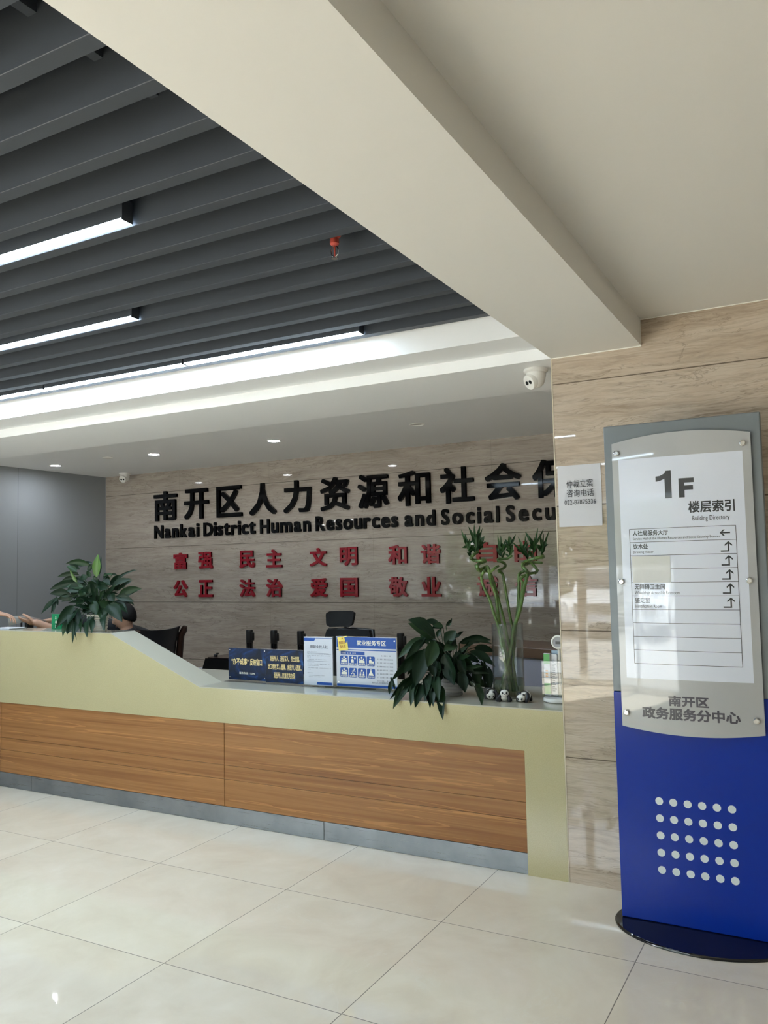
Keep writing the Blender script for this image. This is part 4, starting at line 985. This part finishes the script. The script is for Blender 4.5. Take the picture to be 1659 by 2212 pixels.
MB().box((-.25, -.24, .38), (.22, .24, .49), .045, seg=4).done('seat', M['leather'], ex, True)
# curved backrest: grid of width (y) by height (z), concave towards -x
def chair_back(o, x0, hw, z0, z1, th, m, curve, lean, roll, flare=0.0):
    b = MB(); ny, nz = 12, 14; V = []
    for s_ in (0, 1):
        for j in range(nz+1):
            v = j/nz
            for i in range(ny+1):
                u = -1+2*i/ny; wv = hw*(1-.10*(1-v)+flare*v*v); top = z1 - .018*(1-u*u)*(v**4) if True else z1
                z = z0+(top-z0)*v; x = x0+lean*v + roll*max(0, v-.72)**2*6 - curve*u*u
                e = min(1, (1-abs(u))*6, v*6+.2, (1-v)*6+.25)
                V.append((x+(th*.5*e if s_ else -th*.5*e), u*wv, z))
    n = (ny+1)*(nz+1); F = []
    for j in range(nz):
        for i in range(ny):
            a = j*(ny+1)+i; q = [a, a+1, a+ny+2, a+ny+1]; F += [q, [n+c for c in q[::-1]]]
    ring = [i for i in range(ny+1)] + [(j+1)*(ny+1)-1 for j in range(1, nz+1)] + [nz*(ny+1)+i for i in range(ny-1, -1, -1)] + [j*(ny+1) for j in range(nz-1, 0, -1)]
    F += [[ring[i], ring[(i+1) % len(ring)], n+ring[(i+1) % len(ring)], n+ring[i]] for i in range(len(ring))]
    b.mesh(V, F); return b.done('backrest', m, o, True)
chair_back(ex, .20, .235, .46, 1.055, .09, M['leather'], .05, .02, .12, .10)
for sgn in (-1, 1):
    b = MB(); b.tube([(.19, sgn*.25, .45), (.205, sgn*.245, .62), (.215, sgn*.25, .82), (.222, sgn*.262, .97), (.255, sgn*.266, 1.02), (.265, sgn*.266, 1.045)], [.026, .028, .03, .03, .028, .02], 12); b.done('wooden_frame', M['wood_dark'], ex, True)
    b = MB(); b.tube([(.19, sgn*.27, .66), (.02, sgn*.29, .68), (-.16, sgn*.29, .665), (-.20, sgn*.28, .60), (-.17, sgn*.26, .46)], [.02, .024, .024, .022, .02], 12); b.done('armrest', M['wood_dark'], ex, True)
# mesh office chair facing the counter
mc = root('mesh_office_chair', (-3.19, 4.985, 0), 'black mesh office chair with headrest behind the printed stands', 'chair')
star_base(mc, M['black_plastic'], M['black_plastic'])
MB().lathe([(.028, .10), (.028, .32), (.05, .33), (.05, .41)], 20).done('gas_lift', M['chrome'], mc, True)
MB().box((-.24, -.30, .41), (.24, .22, .49), .035, seg=4).done('seat', M['mesh_black'], mc, True)
def panel_xz(w0, w1, z0, z1, y0, y1, th, curve, r):
    b = MB(); nx_, nz_ = 12, 8; V = []
    for s_ in (0, 1):
        for j in range(nz_+1):
            v = j/nz_; cz = math.sqrt(max(0, 1-max(0, abs(2*v-1)-(1-r))**2/r**2))
            for i in range(nx_+1):
                u = -1+2*i/nx_; wv = (w0+(w1-w0)*v)*.5*(1-r*(1-cz)*.6); V.append((u*wv, y0+(y1-y0)*v-curve*u*u+(th if s_ else 0), z0+(z1-z0)*v))
    n = (nx_+1)*(nz_+1); F = []
    for j in range(nz_):
        for i in range(nx_):
            a = j*(nx_+1)+i; q = [a, a+1, a+nx_+2, a+nx_+1]; F += [q, [n+c for c in q[::-1]]]
    ring = list(range(nx_+1)) + [(j+1)*(nx_+1)-1 for j in range(1, nz_+1)] + [nz_*(nx_+1)+i for i in range(nx_-1, -1, -1)] + [j*(nx_+1) for j in range(nz_-1, 0, -1)]
    F += [[ring[i], ring[(i+1) % len(ring)], n+ring[(i+1) % len(ring)], n+ring[i]] for i in range(len(ring))]
    b.mesh(V, F); return b
panel_xz(.44, .40, .52, 1.05, .24, .27, .03, .03, .15).done('backrest', M['mesh_black'], mc, True)
b = MB(); b.tube([(-.21, .27, .55), (-.205, .285, .85), (-.19, .29, 1.045), (0, .325, 1.052), (.19, .29, 1.045), (.205, .285, .85), (.21, .27, .55)], .014, 10); b.tube([(0, .16, .44), (0, .32, .50), (0, .36, .8), (-.05, .335, 1.03), (-.08, .335, 1.09)], [.02, .022, .02, .016, .014], 10); b.done('back_frame', M['black_plastic'], mc, True)
hb = panel_xz(.22, .255, 1.068, 1.185, .285, .305, .028, .03, .45); hb.bend(lambda v: Vector((v.x-.085, v.y, v.z+v.x*.02))); hb.done('headrest', M['mesh_black'], mc, True)
for sgn in (-1, 1):
    b = MB(); b.tube([(sgn*.25, .05, .44), (sgn*.29, .05, .47), (sgn*.30, .05, .66)], .016, 10); b.box((sgn*.30-.04, -.12, .66), (sgn*.30+.04, .14, .69), .01); b.done('armrest', M['black_plastic'], mc, True)
# low grey cabinet with printer, and cables along the wall foot
lc = root('low_cabinet', (-4.50, 5.32, 0), 'low grey cabinet behind the sloping end of the counter ledge', 'cabinet')
MB().box((-.23, -.22, .01), (.36, .24, .70), .004).done('body', M['grey_plastic'], lc)
for z0 in (.03, .255, .48):
    d_ = MB().box((-.22, -.232, z0), (.35, -.221, z0+.205), .003).done('drawer', M['grey_plastic'], lc); MB().box((.02, -.245, z0+.16), (.11, -.232, z0+.172), .002).done('handle', M['chrome'], d_)
pr = root('label_printer', (-4.33, 5.28, .701), 'black desktop printer on the low grey cabinet, left of the first blue sign', 'printer')
b = MB(); b.prism([(-.19, 0), (.17, 0), (.17, .10), (-.15, .105)], -.14, .14); b.done('body', M['black_gloss'], pr)
MB().box((-.145, -.12, .104), (.165, .13, .112), .003).done('lid', M['wood_dark'], pr)
b = MB(); b.lathe([(0, 0), (.014, 0), (.018, .012), (.010, .02), (0, .02)], 20, c=(-.118, -.05, .112)); b.box((-.112, -.056, .13), (-.09, -.044, .14), .002); b.done('knob', M['black_plastic'], pr, True)
rn = random.Random(9)
for nm, sx, lb, cm in (('power_cable', -5.6, 'dark cable trailing along the foot of the back wall beside the leather chair', 'black_plastic'), ('power_cable', -5.2, 'thin grey cable looping below the lowest wall joint behind the printer', 'grey_plastic')):
    P = [(sx+.12*k, 6.62+.03*rn.uniform(-1, 1), .40+.07*rn.uniform(-1, 1)) for k in range(9)]
    P = [(P[0][0], 6.66, .006)] + P + [(P[-1][0]+.05, 6.66, .006)]
    tag(MB().tube(smooth_path(P), .006, 8).done(nm, M[cm], None, True), lb, 'cable')
ws = root('wall_socket', (-5.32, YB, .42), 'white wall socket low on the back wall right of the leather chair', 'socket')
MB().box((-.043, -.010, -.043), (.043, -.0005, .043), .003).done('plate', M['white_plastic'], ws)
b = MB(); b.box((-.022, -.018, -.02), (.022, -.010, .02), .002); b.done('plug', M['paper'], ws)
# cabinet with wooden top behind the right end of the counter
dk = root('side_cabinet', (-1.86, 5.30, 0), 'grey side cabinet with brown wooden top behind the glass vase', 'cabinet', None, math.radians(-17))
MB().box((-.40, -.16, .0), (.44, .22, .905), .003).done('body', M['lilac_panel'], dk)
MB().box((-.42, -.18, .906), (.46, .24, .975), .006).done('wooden_top', M['wood_brown'], dk)
# small devices on the ledge behind the sheets
dv = root('card_reader', (-5.545, 4.30, ZLO), 'small black card reader with a grey pillar half hidden by the held sheet', 'card reader')
MB().box((-.045, -.03, 0), (.04, .03, .335), .006).done('body', M['black_plastic'], dv)
MB().box((-.010, -.036, .28), (.012, -.030, .335), .001).done('grey_strip', M['grey_plastic'], dv)
# ================================================================== people
def sweep(chain, side, n=4, seg=16):
    """a tapering closed limb through (point, radius or (side radius, depth radius)) with rounded ends"""
    P = [Vector(p_) for p_, r_ in chain]; R = [Vector(r_ if isinstance(r_, tuple) else (r_, r_)) for p_, r_ in chain]
    pts, rad = [], []
    for i in range(len(P)-1):
        a, b_, c, d = max(0, i-1), i, i+1, min(len(P)-1, i+2)
        for k in range(n):
            t = k/n; cr = lambda A: .5*((2*A[b_])+(A[c]-A[a])*t+(2*A[a]-5*A[b_]+4*A[c]-A[d])*t*t+(3*A[b_]-A[a]-3*A[c]+A[d])*t**3)
            pts.append(cr(P)); rad.append(cr(R))
    pts.append(P[-1]); rad.append(R[-1])
    t0 = (pts[0]-pts[1]).normalized(); t1 = (pts[-1]-pts[-2]).normalized(); r0, r1 = rad[0], rad[-1]
    pre = [(pts[0]+t0*min(r0)*math.sin(a), r0*math.cos(a)) for a in (1.45, 1.1, .75, .4)]; post = [(pts[-1]+t1*min(r1)*math.sin(a), r1*math.cos(a)) for a in (.4, .75, 1.1, 1.45)]
    allp = pre + list(zip(pts, rad)) + post; rings = []; V = []; F = []; side = Vector(side)
    for i, (p_, r_) in enumerate(allp):
        d = (allp[min(i+1, len(allp)-1)][0]-allp[max(i-1, 0)][0]).normalized(); sx = side - d*side.dot(d)
        sx = sx.normalized() if sx.length > .15 else d.orthogonal().normalized(); sy = d.cross(sx)
        for k in range(seg): a = 2*PI*k/seg; V.append(p_ + sx*math.cos(a)*r_.x + sy*math.sin(a)*r_.y)
    m_ = len(allp)
    for i in range(m_-1):
        for k in range(seg): F.append([i*seg+k, i*seg+(k+1) % seg, (i+1)*seg+(k+1) % seg, (i+1)*seg+k])
    F += [list(range(seg-1, -1, -1)), [(m_-1)*seg+k for k in range(seg)]]
    return V, F
def skin_mesh(chains, side=(1, 0, 0)):
    V, F = [], []
    for ch in chains:
        v, f = sweep(ch, side); n0 = len(V); V += v; F += [[n0+i for i in q] for q in f]
    me = bpy.data.meshes.new('limb'); me.from_pydata([tuple(v) for v in V], [], F)
    b = bmesh.new(); b.from_mesh(me); bmesh.ops.recalc_face_normals(b, faces=b.faces); b.to_mesh(me); b.free()
    return me
def head_bm(scale=1.0):
    """head looking along -y, centre of the skull at the origin, chin at -z"""
    b = bmesh.new(); bmesh.ops.create_icosphere(b, subdivisions=5, radius=1)
    for v in b.verts:
        x, y, z = v.co; X, Y, Z = x*.076, y*.095, z*.112
        if z < 0:                                       # jaw narrows, chin comes forward
            k = 1-.34*(-z)**1.5; X *= k; Y = Y*(1-.28*(-z)**1.3) - .020*(-z)**1.5
        if y < 0:
            X *= 1-.06*(-y)
            g = math.exp(-((x/.16)**2+((z+.12)/.20)**2)); Y -= .024*g*max(0, -y)          # nose
            g = math.exp(-((x/.10)**2+((z+.22)/.09)**2)); Y -= .007*g
            for sx in (-.36, .36):
                g = math.exp(-(((x-sx)/.17)**2+((z-.06)/.10)**2)); Y += .009*g           # eye sockets
            g = math.exp(-((x/.30)**2+((z+.50)/.07)**2)); Y -= .005*g                      # lips
            g = math.exp(-((x/.22)**2+((z+.88)/.14)**2)); Y -= .007*g                      # chin
            g = math.exp(-((x/.55)**2+((z-.22)/.07)**2)); Y -= .004*g                      # brow
        v.co = Vector((X, Y, Z))*scale
    for s_ in (-1, 1):                                  # ears
        e_ = bmesh.new(); bmesh.ops.create_uvsphere(e_, u_segments=14, v_segments=10, radius=1)
        for v in e_.verts: v.co = Vector((v.co.x*.008+s_*(.077+.008*max(0, v.co.y)), v.co.y*.019+.012, v.co.z*.032-.004-.004*v.co.y))*scale
        me = bpy.data.meshes.new('e'); e_.to_mesh(me); e_.free(); b.from_mesh(me); bpy.data.meshes.remove(me)
    return b
def hand_chains(wrist, d, up, side, curl, sc=1.0, thumb=1):
    """palm and five fingers as skin chains; d points to the fingertips, up is the back of the hand, side points to the thumb"""
    d, up, side = Vector(d).normalized(), Vector(up).normalized(), Vector(side).normalized(); w = Vector(wrist); ch = []
    palm = w + d*.045*sc
    ch.append([(tuple(w), (.026*sc, .019*sc)), (tuple(palm), (.034*sc, .015*sc)), (tuple(w + d*.08*sc), (.036*sc, .013*sc))])
    F = []
    for k, (off, ln, r_) in enumerate(((.030, .072, .0085), (.010, .080, .009), (-.010, .075, .0085), (-.029, .058, .0075))):
        p_ = w + d*(.088-.004*abs(k-1))*sc + side*off*sc; a = 0; pts = [(tuple(w + d*.06*sc + side*off*.8*sc), r_*sc), (tuple(p_), r_*1.1*sc)]
        for seg, fr in enumerate((.44, .31, .25)):
            a += curl*(.75, 1.0, .7)[seg] + .06*k*curl; p_ = p_ + (d*math.cos(a) - up*math.sin(a) + side*(.06-.04*k)).normalized()*ln*fr*sc; pts.append((tuple(p_), r_*(1-.12*(seg+1))*sc))
        F.append(pts)
    t0 = w + d*.022*sc + side*.022*sc; t1 = t0 + (d*.55+side*.75-up*.25).normalized()*.036*sc; t2 = t1 + (d*.85+side*.35-up*.35).normalized()*.030*sc; t3 = t2 + (d*.95+side*.05-up*.4).normalized()*.024*sc
    F.append([(tuple(t0), .013*sc), (tuple(t1), .0108*sc), (tuple(t2), .0098*sc), (tuple(t3), .0080*sc)])
    return ch, F
def fuse(name, meshes, m, vox=.006, parent=None, smooth_it=3):
    b = bmesh.new()
    for me in meshes:
        b.from_mesh(me); bpy.data.meshes.remove(me)
    me = bpy.data.meshes.new(name); b.to_mesh(me); b.free()
    o = bpy.data.objects.new(name, me); COL.objects.link(o)
    r = o.modifiers.new('r', 'REMESH'); r.mode = 'VOXEL'; r.voxel_size = vox; r.use_smooth_shade = True
    s_ = o.modifiers.new('sm', 'SMOOTH'); s_.factor = .5; s_.iterations = smooth_it
    dg = bpy.context.evaluated_depsgraph_get(); out = bpy.data.meshes.new_from_object(o.evaluated_get(dg)); out.name = name
    bpy.data.objects.remove(o); bpy.data.meshes.remove(me)
    out.materials.clear(); out.materials.append(m)
    for p_ in out.polygons: p_.use_smooth = True
    o = bpy.data.objects.new(name, out); COL.objects.link(o)
    if parent: o.parent = parent
    return o
def bm_to_me(b, Mx):
    b.transform(Mx); me = bpy.data.meshes.new('h'); b.to_mesh(me); b.free(); return me
def hair_shell(Mx, parent, sc=1.0, fringe=.30):
    b = bmesh.new(); bmesh.ops.create_icosphere(b, subdivisions=5, radius=1); kill = []; rn = random.Random(2)
    for v in b.verts:
        x, y, z = v.co
        lim = .34 if y < -.25 else (-.05 - .75*max(0, y+.0) if y > -.05 else .34-(.34+.05)*(y+.25)/.20)
        if z < lim - .02: kill.append(v); continue
        t = min(1, (z-lim)*5+.25); gr = 1.0 + .12*t + .012*math.sin(x*31+z*17)*math.cos(y*29)
        X, Y, Z = x*.076*gr, y*.095*gr+.002, z*.112*gr
        if z < 0: k = 1-.30*(-z)**1.5; X *= k; Y *= 1-.12*(-z)
        v.co = Vector((X, Y, Z))*sc
    bmesh.ops.delete(b, geom=kill, context='VERTS')
    me = bm_to_me(b, Mx); me.materials.append(M['hair'])
    o = bpy.data.objects.new('hair', me); COL.objects.link(o); o.parent = parent
    for p_ in me.polygons: p_.use_smooth = True
    s_ = o.modifiers.new('t', 'SOLIDIFY'); s_.thickness = .010; s_.offset = -1
    return o
def face_bits(Mx, parent, sc=1.0):
    for s_ in (-1, 1):
        MB().ball(Mx @ Vector((s_*.0265*sc, -.0765*sc, .006*sc)), .0108*sc, 14).done('eye', M['eye_white'], parent, True)
        MB().ball(Mx @ Vector((s_*.0265*sc, -.0842*sc, .006*sc)), .0052*sc, 12).done('iris', M['black_gloss'], parent, True)
        MB().tube([Mx @ Vector((s_*x*sc, y*sc, z*sc)) for x, y, z in ((.013, -.093, .026), (.028, -.090, .031), (.043, -.078, .026))], .0032*sc, 8).done('eyebrow', M['hair'], parent, True)
    b = MB(); b.tube([Mx @ Vector((x*sc, y*sc, -.056*sc)) for x, y in ((-.020, -.082), (-.010, -.0895), (0, -.0915), (.010, -.0895), (.020, -.082))], [.002*sc, .0042*sc, .0045*sc, .0042*sc, .002*sc], 8); b.done('mouth', M['lip'], parent, True)
def hang(v): return tuple(v)
def clerk():
    # seated behind the counter, turned to -x, leaning over the ledge; left arm reaches to the sheet
    DX = Vector((-.085, 0, 0)); r = root('person', (-5.135, 5.0, 0), 'person with short black hair and dark shirt seated behind the left potted plant', 'person'); off = Vector((-5.05, 5.0, 0))
    W = lambda x, y, z: tuple(Vector((x, y, z)) - off)
    hc = Vector((-5.075, 4.925, 1.145)) - off
    pel, sp, ch, nb, nk = W(-4.98, 5.02, .55), W(-5.0, 5.0, .72), W(-5.04, 4.98, .88), W(-5.06, 4.96, .99), W(-5.065, 4.945, 1.05)
    shl, shr = W(-5.12, 4.80, .945), W(-5.06, 5.15, .945)
    ell, wrl = W(-5.24, 4.50, 1.03), W(-5.335, 4.285, 1.135); elr, wrr = W(-5.36, 4.86, 1.10), W(-5.60, 4.66, 1.13)
    hpl, hpr = W(-5.03, 4.93, .53), W(-5.0, 5.12, .53); knl, knr = W(-5.42, 4.86, .54), W(-5.42, 5.08, .54); anl, anr = W(-5.40, 4.86, .10), W(-5.40, 5.08, .10); tol, tor = W(-5.56, 4.86, .045), W(-5.56, 5.08, .045)
    TS = (0, 1, 0); body = [[(pel, (.15, .11)), (sp, (.14, .10)), (ch, (.16, .105)), (nb, (.075, .07)), (nk, .052), (tuple(hc + Vector((.01, .01, -.04))), .055)],
            [(ch, (.10, .09)), (shl, .062), (ell, .043), (wrl, .027)], [(ch, (.10, .09)), (shr, .062), (elr, .043), (wrr, .027)],
            [(pel, .09), (hpl, .088), (knl, .06), (anl, .038), (tol, .034)], [(pel, .09), (hpr, .088), (knr, .06), (anr, .038), (tor, .034)]]
    ms = [skin_mesh(body, TS)]
    c1, f1 = hand_chains(wrl, (-.95, -.12, .05), (.1, .25, -.9), (.1, -.6, .55), .16); ms.append(skin_mesh(c1, (.1, -.6, .55))); ms += [skin_mesh([q]) for q in f1]
    c2, f2 = hand_chains(wrr, (-.8, -.4, -.1), (0, 0, 1), (-.4, .8, 0), .5); ms.append(skin_mesh(c2, (-.4, .8, 0))); ms += [skin_mesh([q]) for q in f2]
    Mh = Matrix.Translation(hc) @ Matrix.Rotation(math.radians(-72), 4, 'Z') @ Matrix.Rotation(math.radians(20), 4, 'X')
    ms.append(bm_to_me(head_bm(), Mh))
    bd = fuse('body', ms, M['skin'], .005, r); hair_shell(Mh, r); face_bits(Mh, r)
    sh = [[(pel, (.165, .125)), (sp, (.155, .115)), (ch, (.172, .12)), (nb, (.085, .078))], [(ch, (.12, .11)), (shl, .084), (tuple((Vector(shl)+Vector(ell))*.5), .060), (tuple(Vector(ell)*.9+Vector(shl)*.1), .055)], [(ch, (.12, .11)), (shr, .084), (elr, .058), (tuple(Vector(wrr)*.7+Vector(elr)*.3), .046)]]
    fuse('shirt', [skin_mesh(sh, TS)], M['shirt_dark'], .009, r)
    tr = [[(pel, .115), (hpl, .125), (tuple((Vector(hpl)+Vector(knl))*.5), .112), (knl, .086), (tuple(Vector(anl)+Vector((0, 0, .02))), .055)], [(pel, .115), (hpr, .125), (tuple((Vector(hpr)+Vector(knr))*.5), .112), (knr, .086), (tuple(Vector(anr)+Vector((0, 0, .02))), .055)]]
    fuse('trousers', [skin_mesh(tr + [[(hpl, .10), (pel, .13), (hpr, .10)]])], M['trousers'], .010, r)
    for a_, t_ in ((anl, tol), (anr, tor)): fuse('shoe', [skin_mesh([[(tuple(Vector(a_)+Vector((.03, 0, -.035))), .042), (tuple(Vector(a_)*.5+Vector(t_)*.5+Vector((0, 0, -.014))), .044), (tuple(Vector(t_)+Vector((-.02, 0, .0))), .040)]])], M['black_plastic'], .008, r)
clerk()
def visitor():
    # stands before the counter beyond the left edge of the view; only the right forearm and hand reach in over the ledge
    r = root('person', (-6.25, 3.60, 0), 'person at the left edge whose bare forearm holds out a sheet over the ledge', 'person'); off = Vector((-6.25, 3.60, 0))
    W = lambda x, y, z: tuple(Vector((x, y, z)) - off)
    pel, sp, ch, nb, nk = W(-6.27, 3.56, .95), W(-6.27, 3.57, 1.12), W(-6.26, 3.60, 1.30), W(-6.25, 3.61, 1.46), W(-6.25, 3.63, 1.52); hc = Vector(W(-6.24, 3.66, 1.63))
    shr, shl = W(-6.06, 3.64, 1.40), W(-6.44, 3.62, 1.40); elr, wrr = W(-5.86, 3.93, 1.222), W(-5.635, 4.10, 1.218); ell, wrl = W(-6.50, 3.70, 1.13), W(-6.36, 3.80, 1.16)
    hpr, hpl = W(-6.18, 3.56, .90), W(-6.36, 3.56, .90); knr, knl = W(-6.17, 3.55, .50), W(-6.37, 3.57, .50); anr, anl = W(-6.17, 3.52, .09), W(-6.37, 3.54, .09); tor, tol = W(-6.15, 3.67, .04), W(-6.38, 3.69, .04)
    body = [[(pel, (.15, .11)), (sp, (.13, .10)), (ch, (.165, .11)), (nb, (.075, .07)), (nk, .053), (tuple(hc+Vector((0, -.01, -.04))), .055)],
            [(ch, (.10, .09)), (shr, .064), (elr, .042), (wrr, .028)], [(ch, (.10, .09)), (shl, .064), (ell, .042), (wrl, .028)],
            [(pel, .09), (hpr, .09), (knr, .06), (anr, .038), (tor, .034)], [(pel, .09), (hpl, .09), (knl, .06), (anl, .038), (tol, .034)]]
    ms = [skin_mesh(body)]
    c1, f1 = hand_chains(wrr, (.62, .60, -.22), (-.25, .1, .95), (-.6, .72, 0), .55); ms.append(skin_mesh(c1, (-.6, .72, 0))); ms += [skin_mesh([q]) for q in f1]
    c2, f2 = hand_chains(wrl, (.8, .5, -.2), (0, 0, 1), (.5, -.8, 0), .4); ms.append(skin_mesh(c2, (.5, -.8, 0))); ms += [skin_mesh([q]) for q in f2]
    Mh = Matrix.Translation(hc) @ Matrix.Rotation(math.radians(165), 4, 'Z') @ Matrix.Rotation(math.radians(12), 4, 'X'); ms.append(bm_to_me(head_bm(), Mh))
    fuse('body', ms, M['skin'], .006, r); hair_shell(Mh, r); face_bits(Mh, r)
    sh = [[(pel, (.165, .125)), (sp, (.15, .115)), (ch, (.178, .122)), (nb, (.085, .078))], [(ch, (.12, .11)), (shr, .086), (tuple((Vector(shr)+Vector(elr))*.5), .062)], [(ch, (.12, .11)), (shl, .086), (tuple((Vector(shl)+Vector(ell))*.5), .062)]]
    fuse('shirt', [skin_mesh(sh)], M['shirt_pale'], .010, r)
    fuse('trousers', [skin_mesh([[(pel, .115), (hpr, .105), (knr, .078), (tuple(Vector(anr)+Vector((0, 0, .02))), .06)], [(pel, .115), (hpl, .105), (knl, .078), (tuple(Vector(anl)+Vector((0, 0, .02))), .06)], [(hpl, .11), (pel, .14), (hpr, .11)]])], M['trousers'], .011, r)
    for a_, t_ in ((anr, tor), (anl, tol)): fuse('shoe', [skin_mesh([[(tuple(Vector(a_)+Vector((0, -.03, -.035))), .042), (tuple(Vector(a_)*.5+Vector(t_)*.5+Vector((0, 0, -.012))), .044), (tuple(Vector(t_)+Vector((0, .02, .002))), .040)]])], M['black_plastic'], .009, r)
visitor()
# the sheet held between the two hands
b = MB(); V = []; nx_, ny_ = 14, 8
for j in range(ny_+1):
    v = j/ny_
    for i in range(nx_+1):
        u = i/nx_; top = 1.178+.012*math.sin(u*PI)-.030*u*u
        x = -5.645+.25*u-.03*v; y = 4.20+.16*u+.035*v*(1-.6*u); z = top - .068*v*(1-.75*u) + .004*math.sin(u*5+v*3)
        V.append((x, y, z))
b.mesh(V, [[j*(nx_+1)+i, j*(nx_+1)+i+1, (j+1)*(nx_+1)+i+1, (j+1)*(nx_+1)+i] for j in range(ny_) for i in range(nx_)])
tag(b.done('paper_sheet', M['paper'], None, True), 'curved white sheet passed from hand to hand over the left ledge', 'paper')
# ================================================================== outdoors: car, trees
def car(x, y, label, body, rz=0):
    o = root('car', (x, y, 0), label, 'car', 'cars parked outside', rz)
    b = MB(); prof = [(-2.3, .32), (-2.28, .62), (-2.1, .80), (-1.2, .93), (-.55, 1.40), (.7, 1.46), (1.6, 1.30), (2.15, .95), (2.28, .70), (2.28, .32)]
    sec = []
    for xx, wd in ((-.90, .86), (-.82, 1), (.82, 1), (.90, .86)):
        sec.append([(xx*(1 if z < .9 else .80), -yy, .32+(z-.32)*(.9+.1*wd) if wd < 1 else z) for yy, z in prof])
    V = [p_ for s_ in sec for p_ in s_]; n = len(prof)
    F = [[i*n+j, i*n+(j+1) % n, (i+1)*n+(j+1) % n, (i+1)*n+j] for i in range(3) for j in range(n)] + [list(range(n)), [3*n+k for k in range(n-1, -1, -1)]]
    b.mesh(V, F); b.done('body', body, o)
    b = MB(); b.mesh([(-.66, 1.17, .955), (.66, 1.17, .955), (.58, .60, 1.375), (-.58, .60, 1.375)], [[0, 1, 2, 3]]); b.bend(lambda v: v+Vector((0, .012, .014))); b.done('windscreen', M['window_glass_dark'], o)
    b = MB(); b.box((-.42, 2.27, .48), (.42, 2.31, .72), .02)
    for k in range(13): b.box((-.39+.06*k, 2.31, .50), (-.37+.06*k, 2.325, .70))
    b.done('grille', M['chrome'], o)
    for s_ in (-1, 1):
        MB().box((s_*.72-.16, 2.15, .64), (s_*.72+.16, 2.29, .74), .03).done('headlight', M['print_white'], o)
        for yy in (1.45, -1.4):
            R = Matrix.Translation((s_*.80, yy, .31)) @ Matrix.Rotation(PI/2, 4, 'Y'); MB().lathe([(0, -.11), (.2, -.11), (.31, -.09), (.33, -.05), (.33, .05), (.31, .09), (.2, .11), (0, .11)], 28, M=R).done('wheel', M['black_plastic'], o, True)
    MB().box((-.22, 2.30, .36), (.22, 2.315, .46)).done('number_plate', M['print_white'], o)
M['window_glass_dark'] = mat('dark_glass', (.02,.03,.035), .03)
car(-4.35, -11.2, 'white car parked outside facing the glazing, mirrored in the polished marble', mat('white_car_paint', (.72,.73,.74), .2, coat=1))
car(-7.4, -11.4, 'silver car parked outside to the left of the white car', mat('silver_car_paint', (.45,.47,.48), .25, .5, coat=1))
lm = leaf_mat('tree_leaf', (.03,.075,.012), (.07,.14,.022), (.13,.20,.04)); bk = mat('bark', (.10,.075,.05), .9)
def tree(x, y, h, r, seed, label):
    o = root('tree', (x, y, -.02), label, 'tree', 'trees outside'); rn = random.Random(seed)
    MB().tube([(0, 0, 0), (.03, .02, h*.3), (-.02, .03, h*.62)], [.14, .11, .06], 10).done('trunk', bk, o, True)
    b = MB()
    for k in range(1300):
        d = Vector((rn.gauss(0, 1), rn.gauss(0, 1), rn.gauss(0, .9))).normalized()*rn.uniform(.5, 1.03); c = Vector((d.x*r, d.y*r, h*.58+d.z*h*.42)); c.z = max(c.z, .35)
        s_ = rn.uniform(.09, .17); u = Vector((rn.gauss(0, 1), rn.gauss(0, 1), rn.gauss(0, 1))).normalized()*s_; v = u.orthogonal().normalized()*s_*.6
        b.mesh([c-u, c+v, c+u, c-v], [[0, 1, 2, 3]])
    b.done('crown', lm, o, False, False)
for i, (x, y, h, r) in enumerate(((-10.0, -16.0, 4.6, 1.6), (-6.6, -16.4, 5.2, 1.6), (-3.2, -16.0, 4.4, 1.6), (.2, -16.3, 5.0, 1.6))):
    tree(x, y, h, r, 60+i, 'leafy green tree beyond the parked cars, ' + ('leftmost of the row', 'second from the left', 'third from the left', 'rightmost of the row')[i])
b = MB(); rn = random.Random(77)  # leaf screen added to keep the bright sky out of the reflections
for k in range(12000):
    c = Vector((rn.uniform(-22, 9), -20.5+rn.uniform(-.8, .8)+.5*math.sin(k), rn.random()**.8*7.2*(.85+.15*math.sin(k*.37)))); c.z = max(c.z, .1)
    s_ = rn.uniform(.2, .42); u = Vector((rn.gauss(0, 1), rn.gauss(0, .5), rn.gauss(0, 1))).normalized()*s_; v = Vector((rn.gauss(0, 1), rn.gauss(0, .5), rn.gauss(0, 1))).normalized()*s_*.7
    b.mesh([c-u, c+v, c+u, c-v], [[0, 1, 2, 3]])
tag(b.done('leaf_screen', lm, None, False, False), 'tall green leaf screen added behind the trees to hide the sky', 'leaf screen', None, 'stuff')
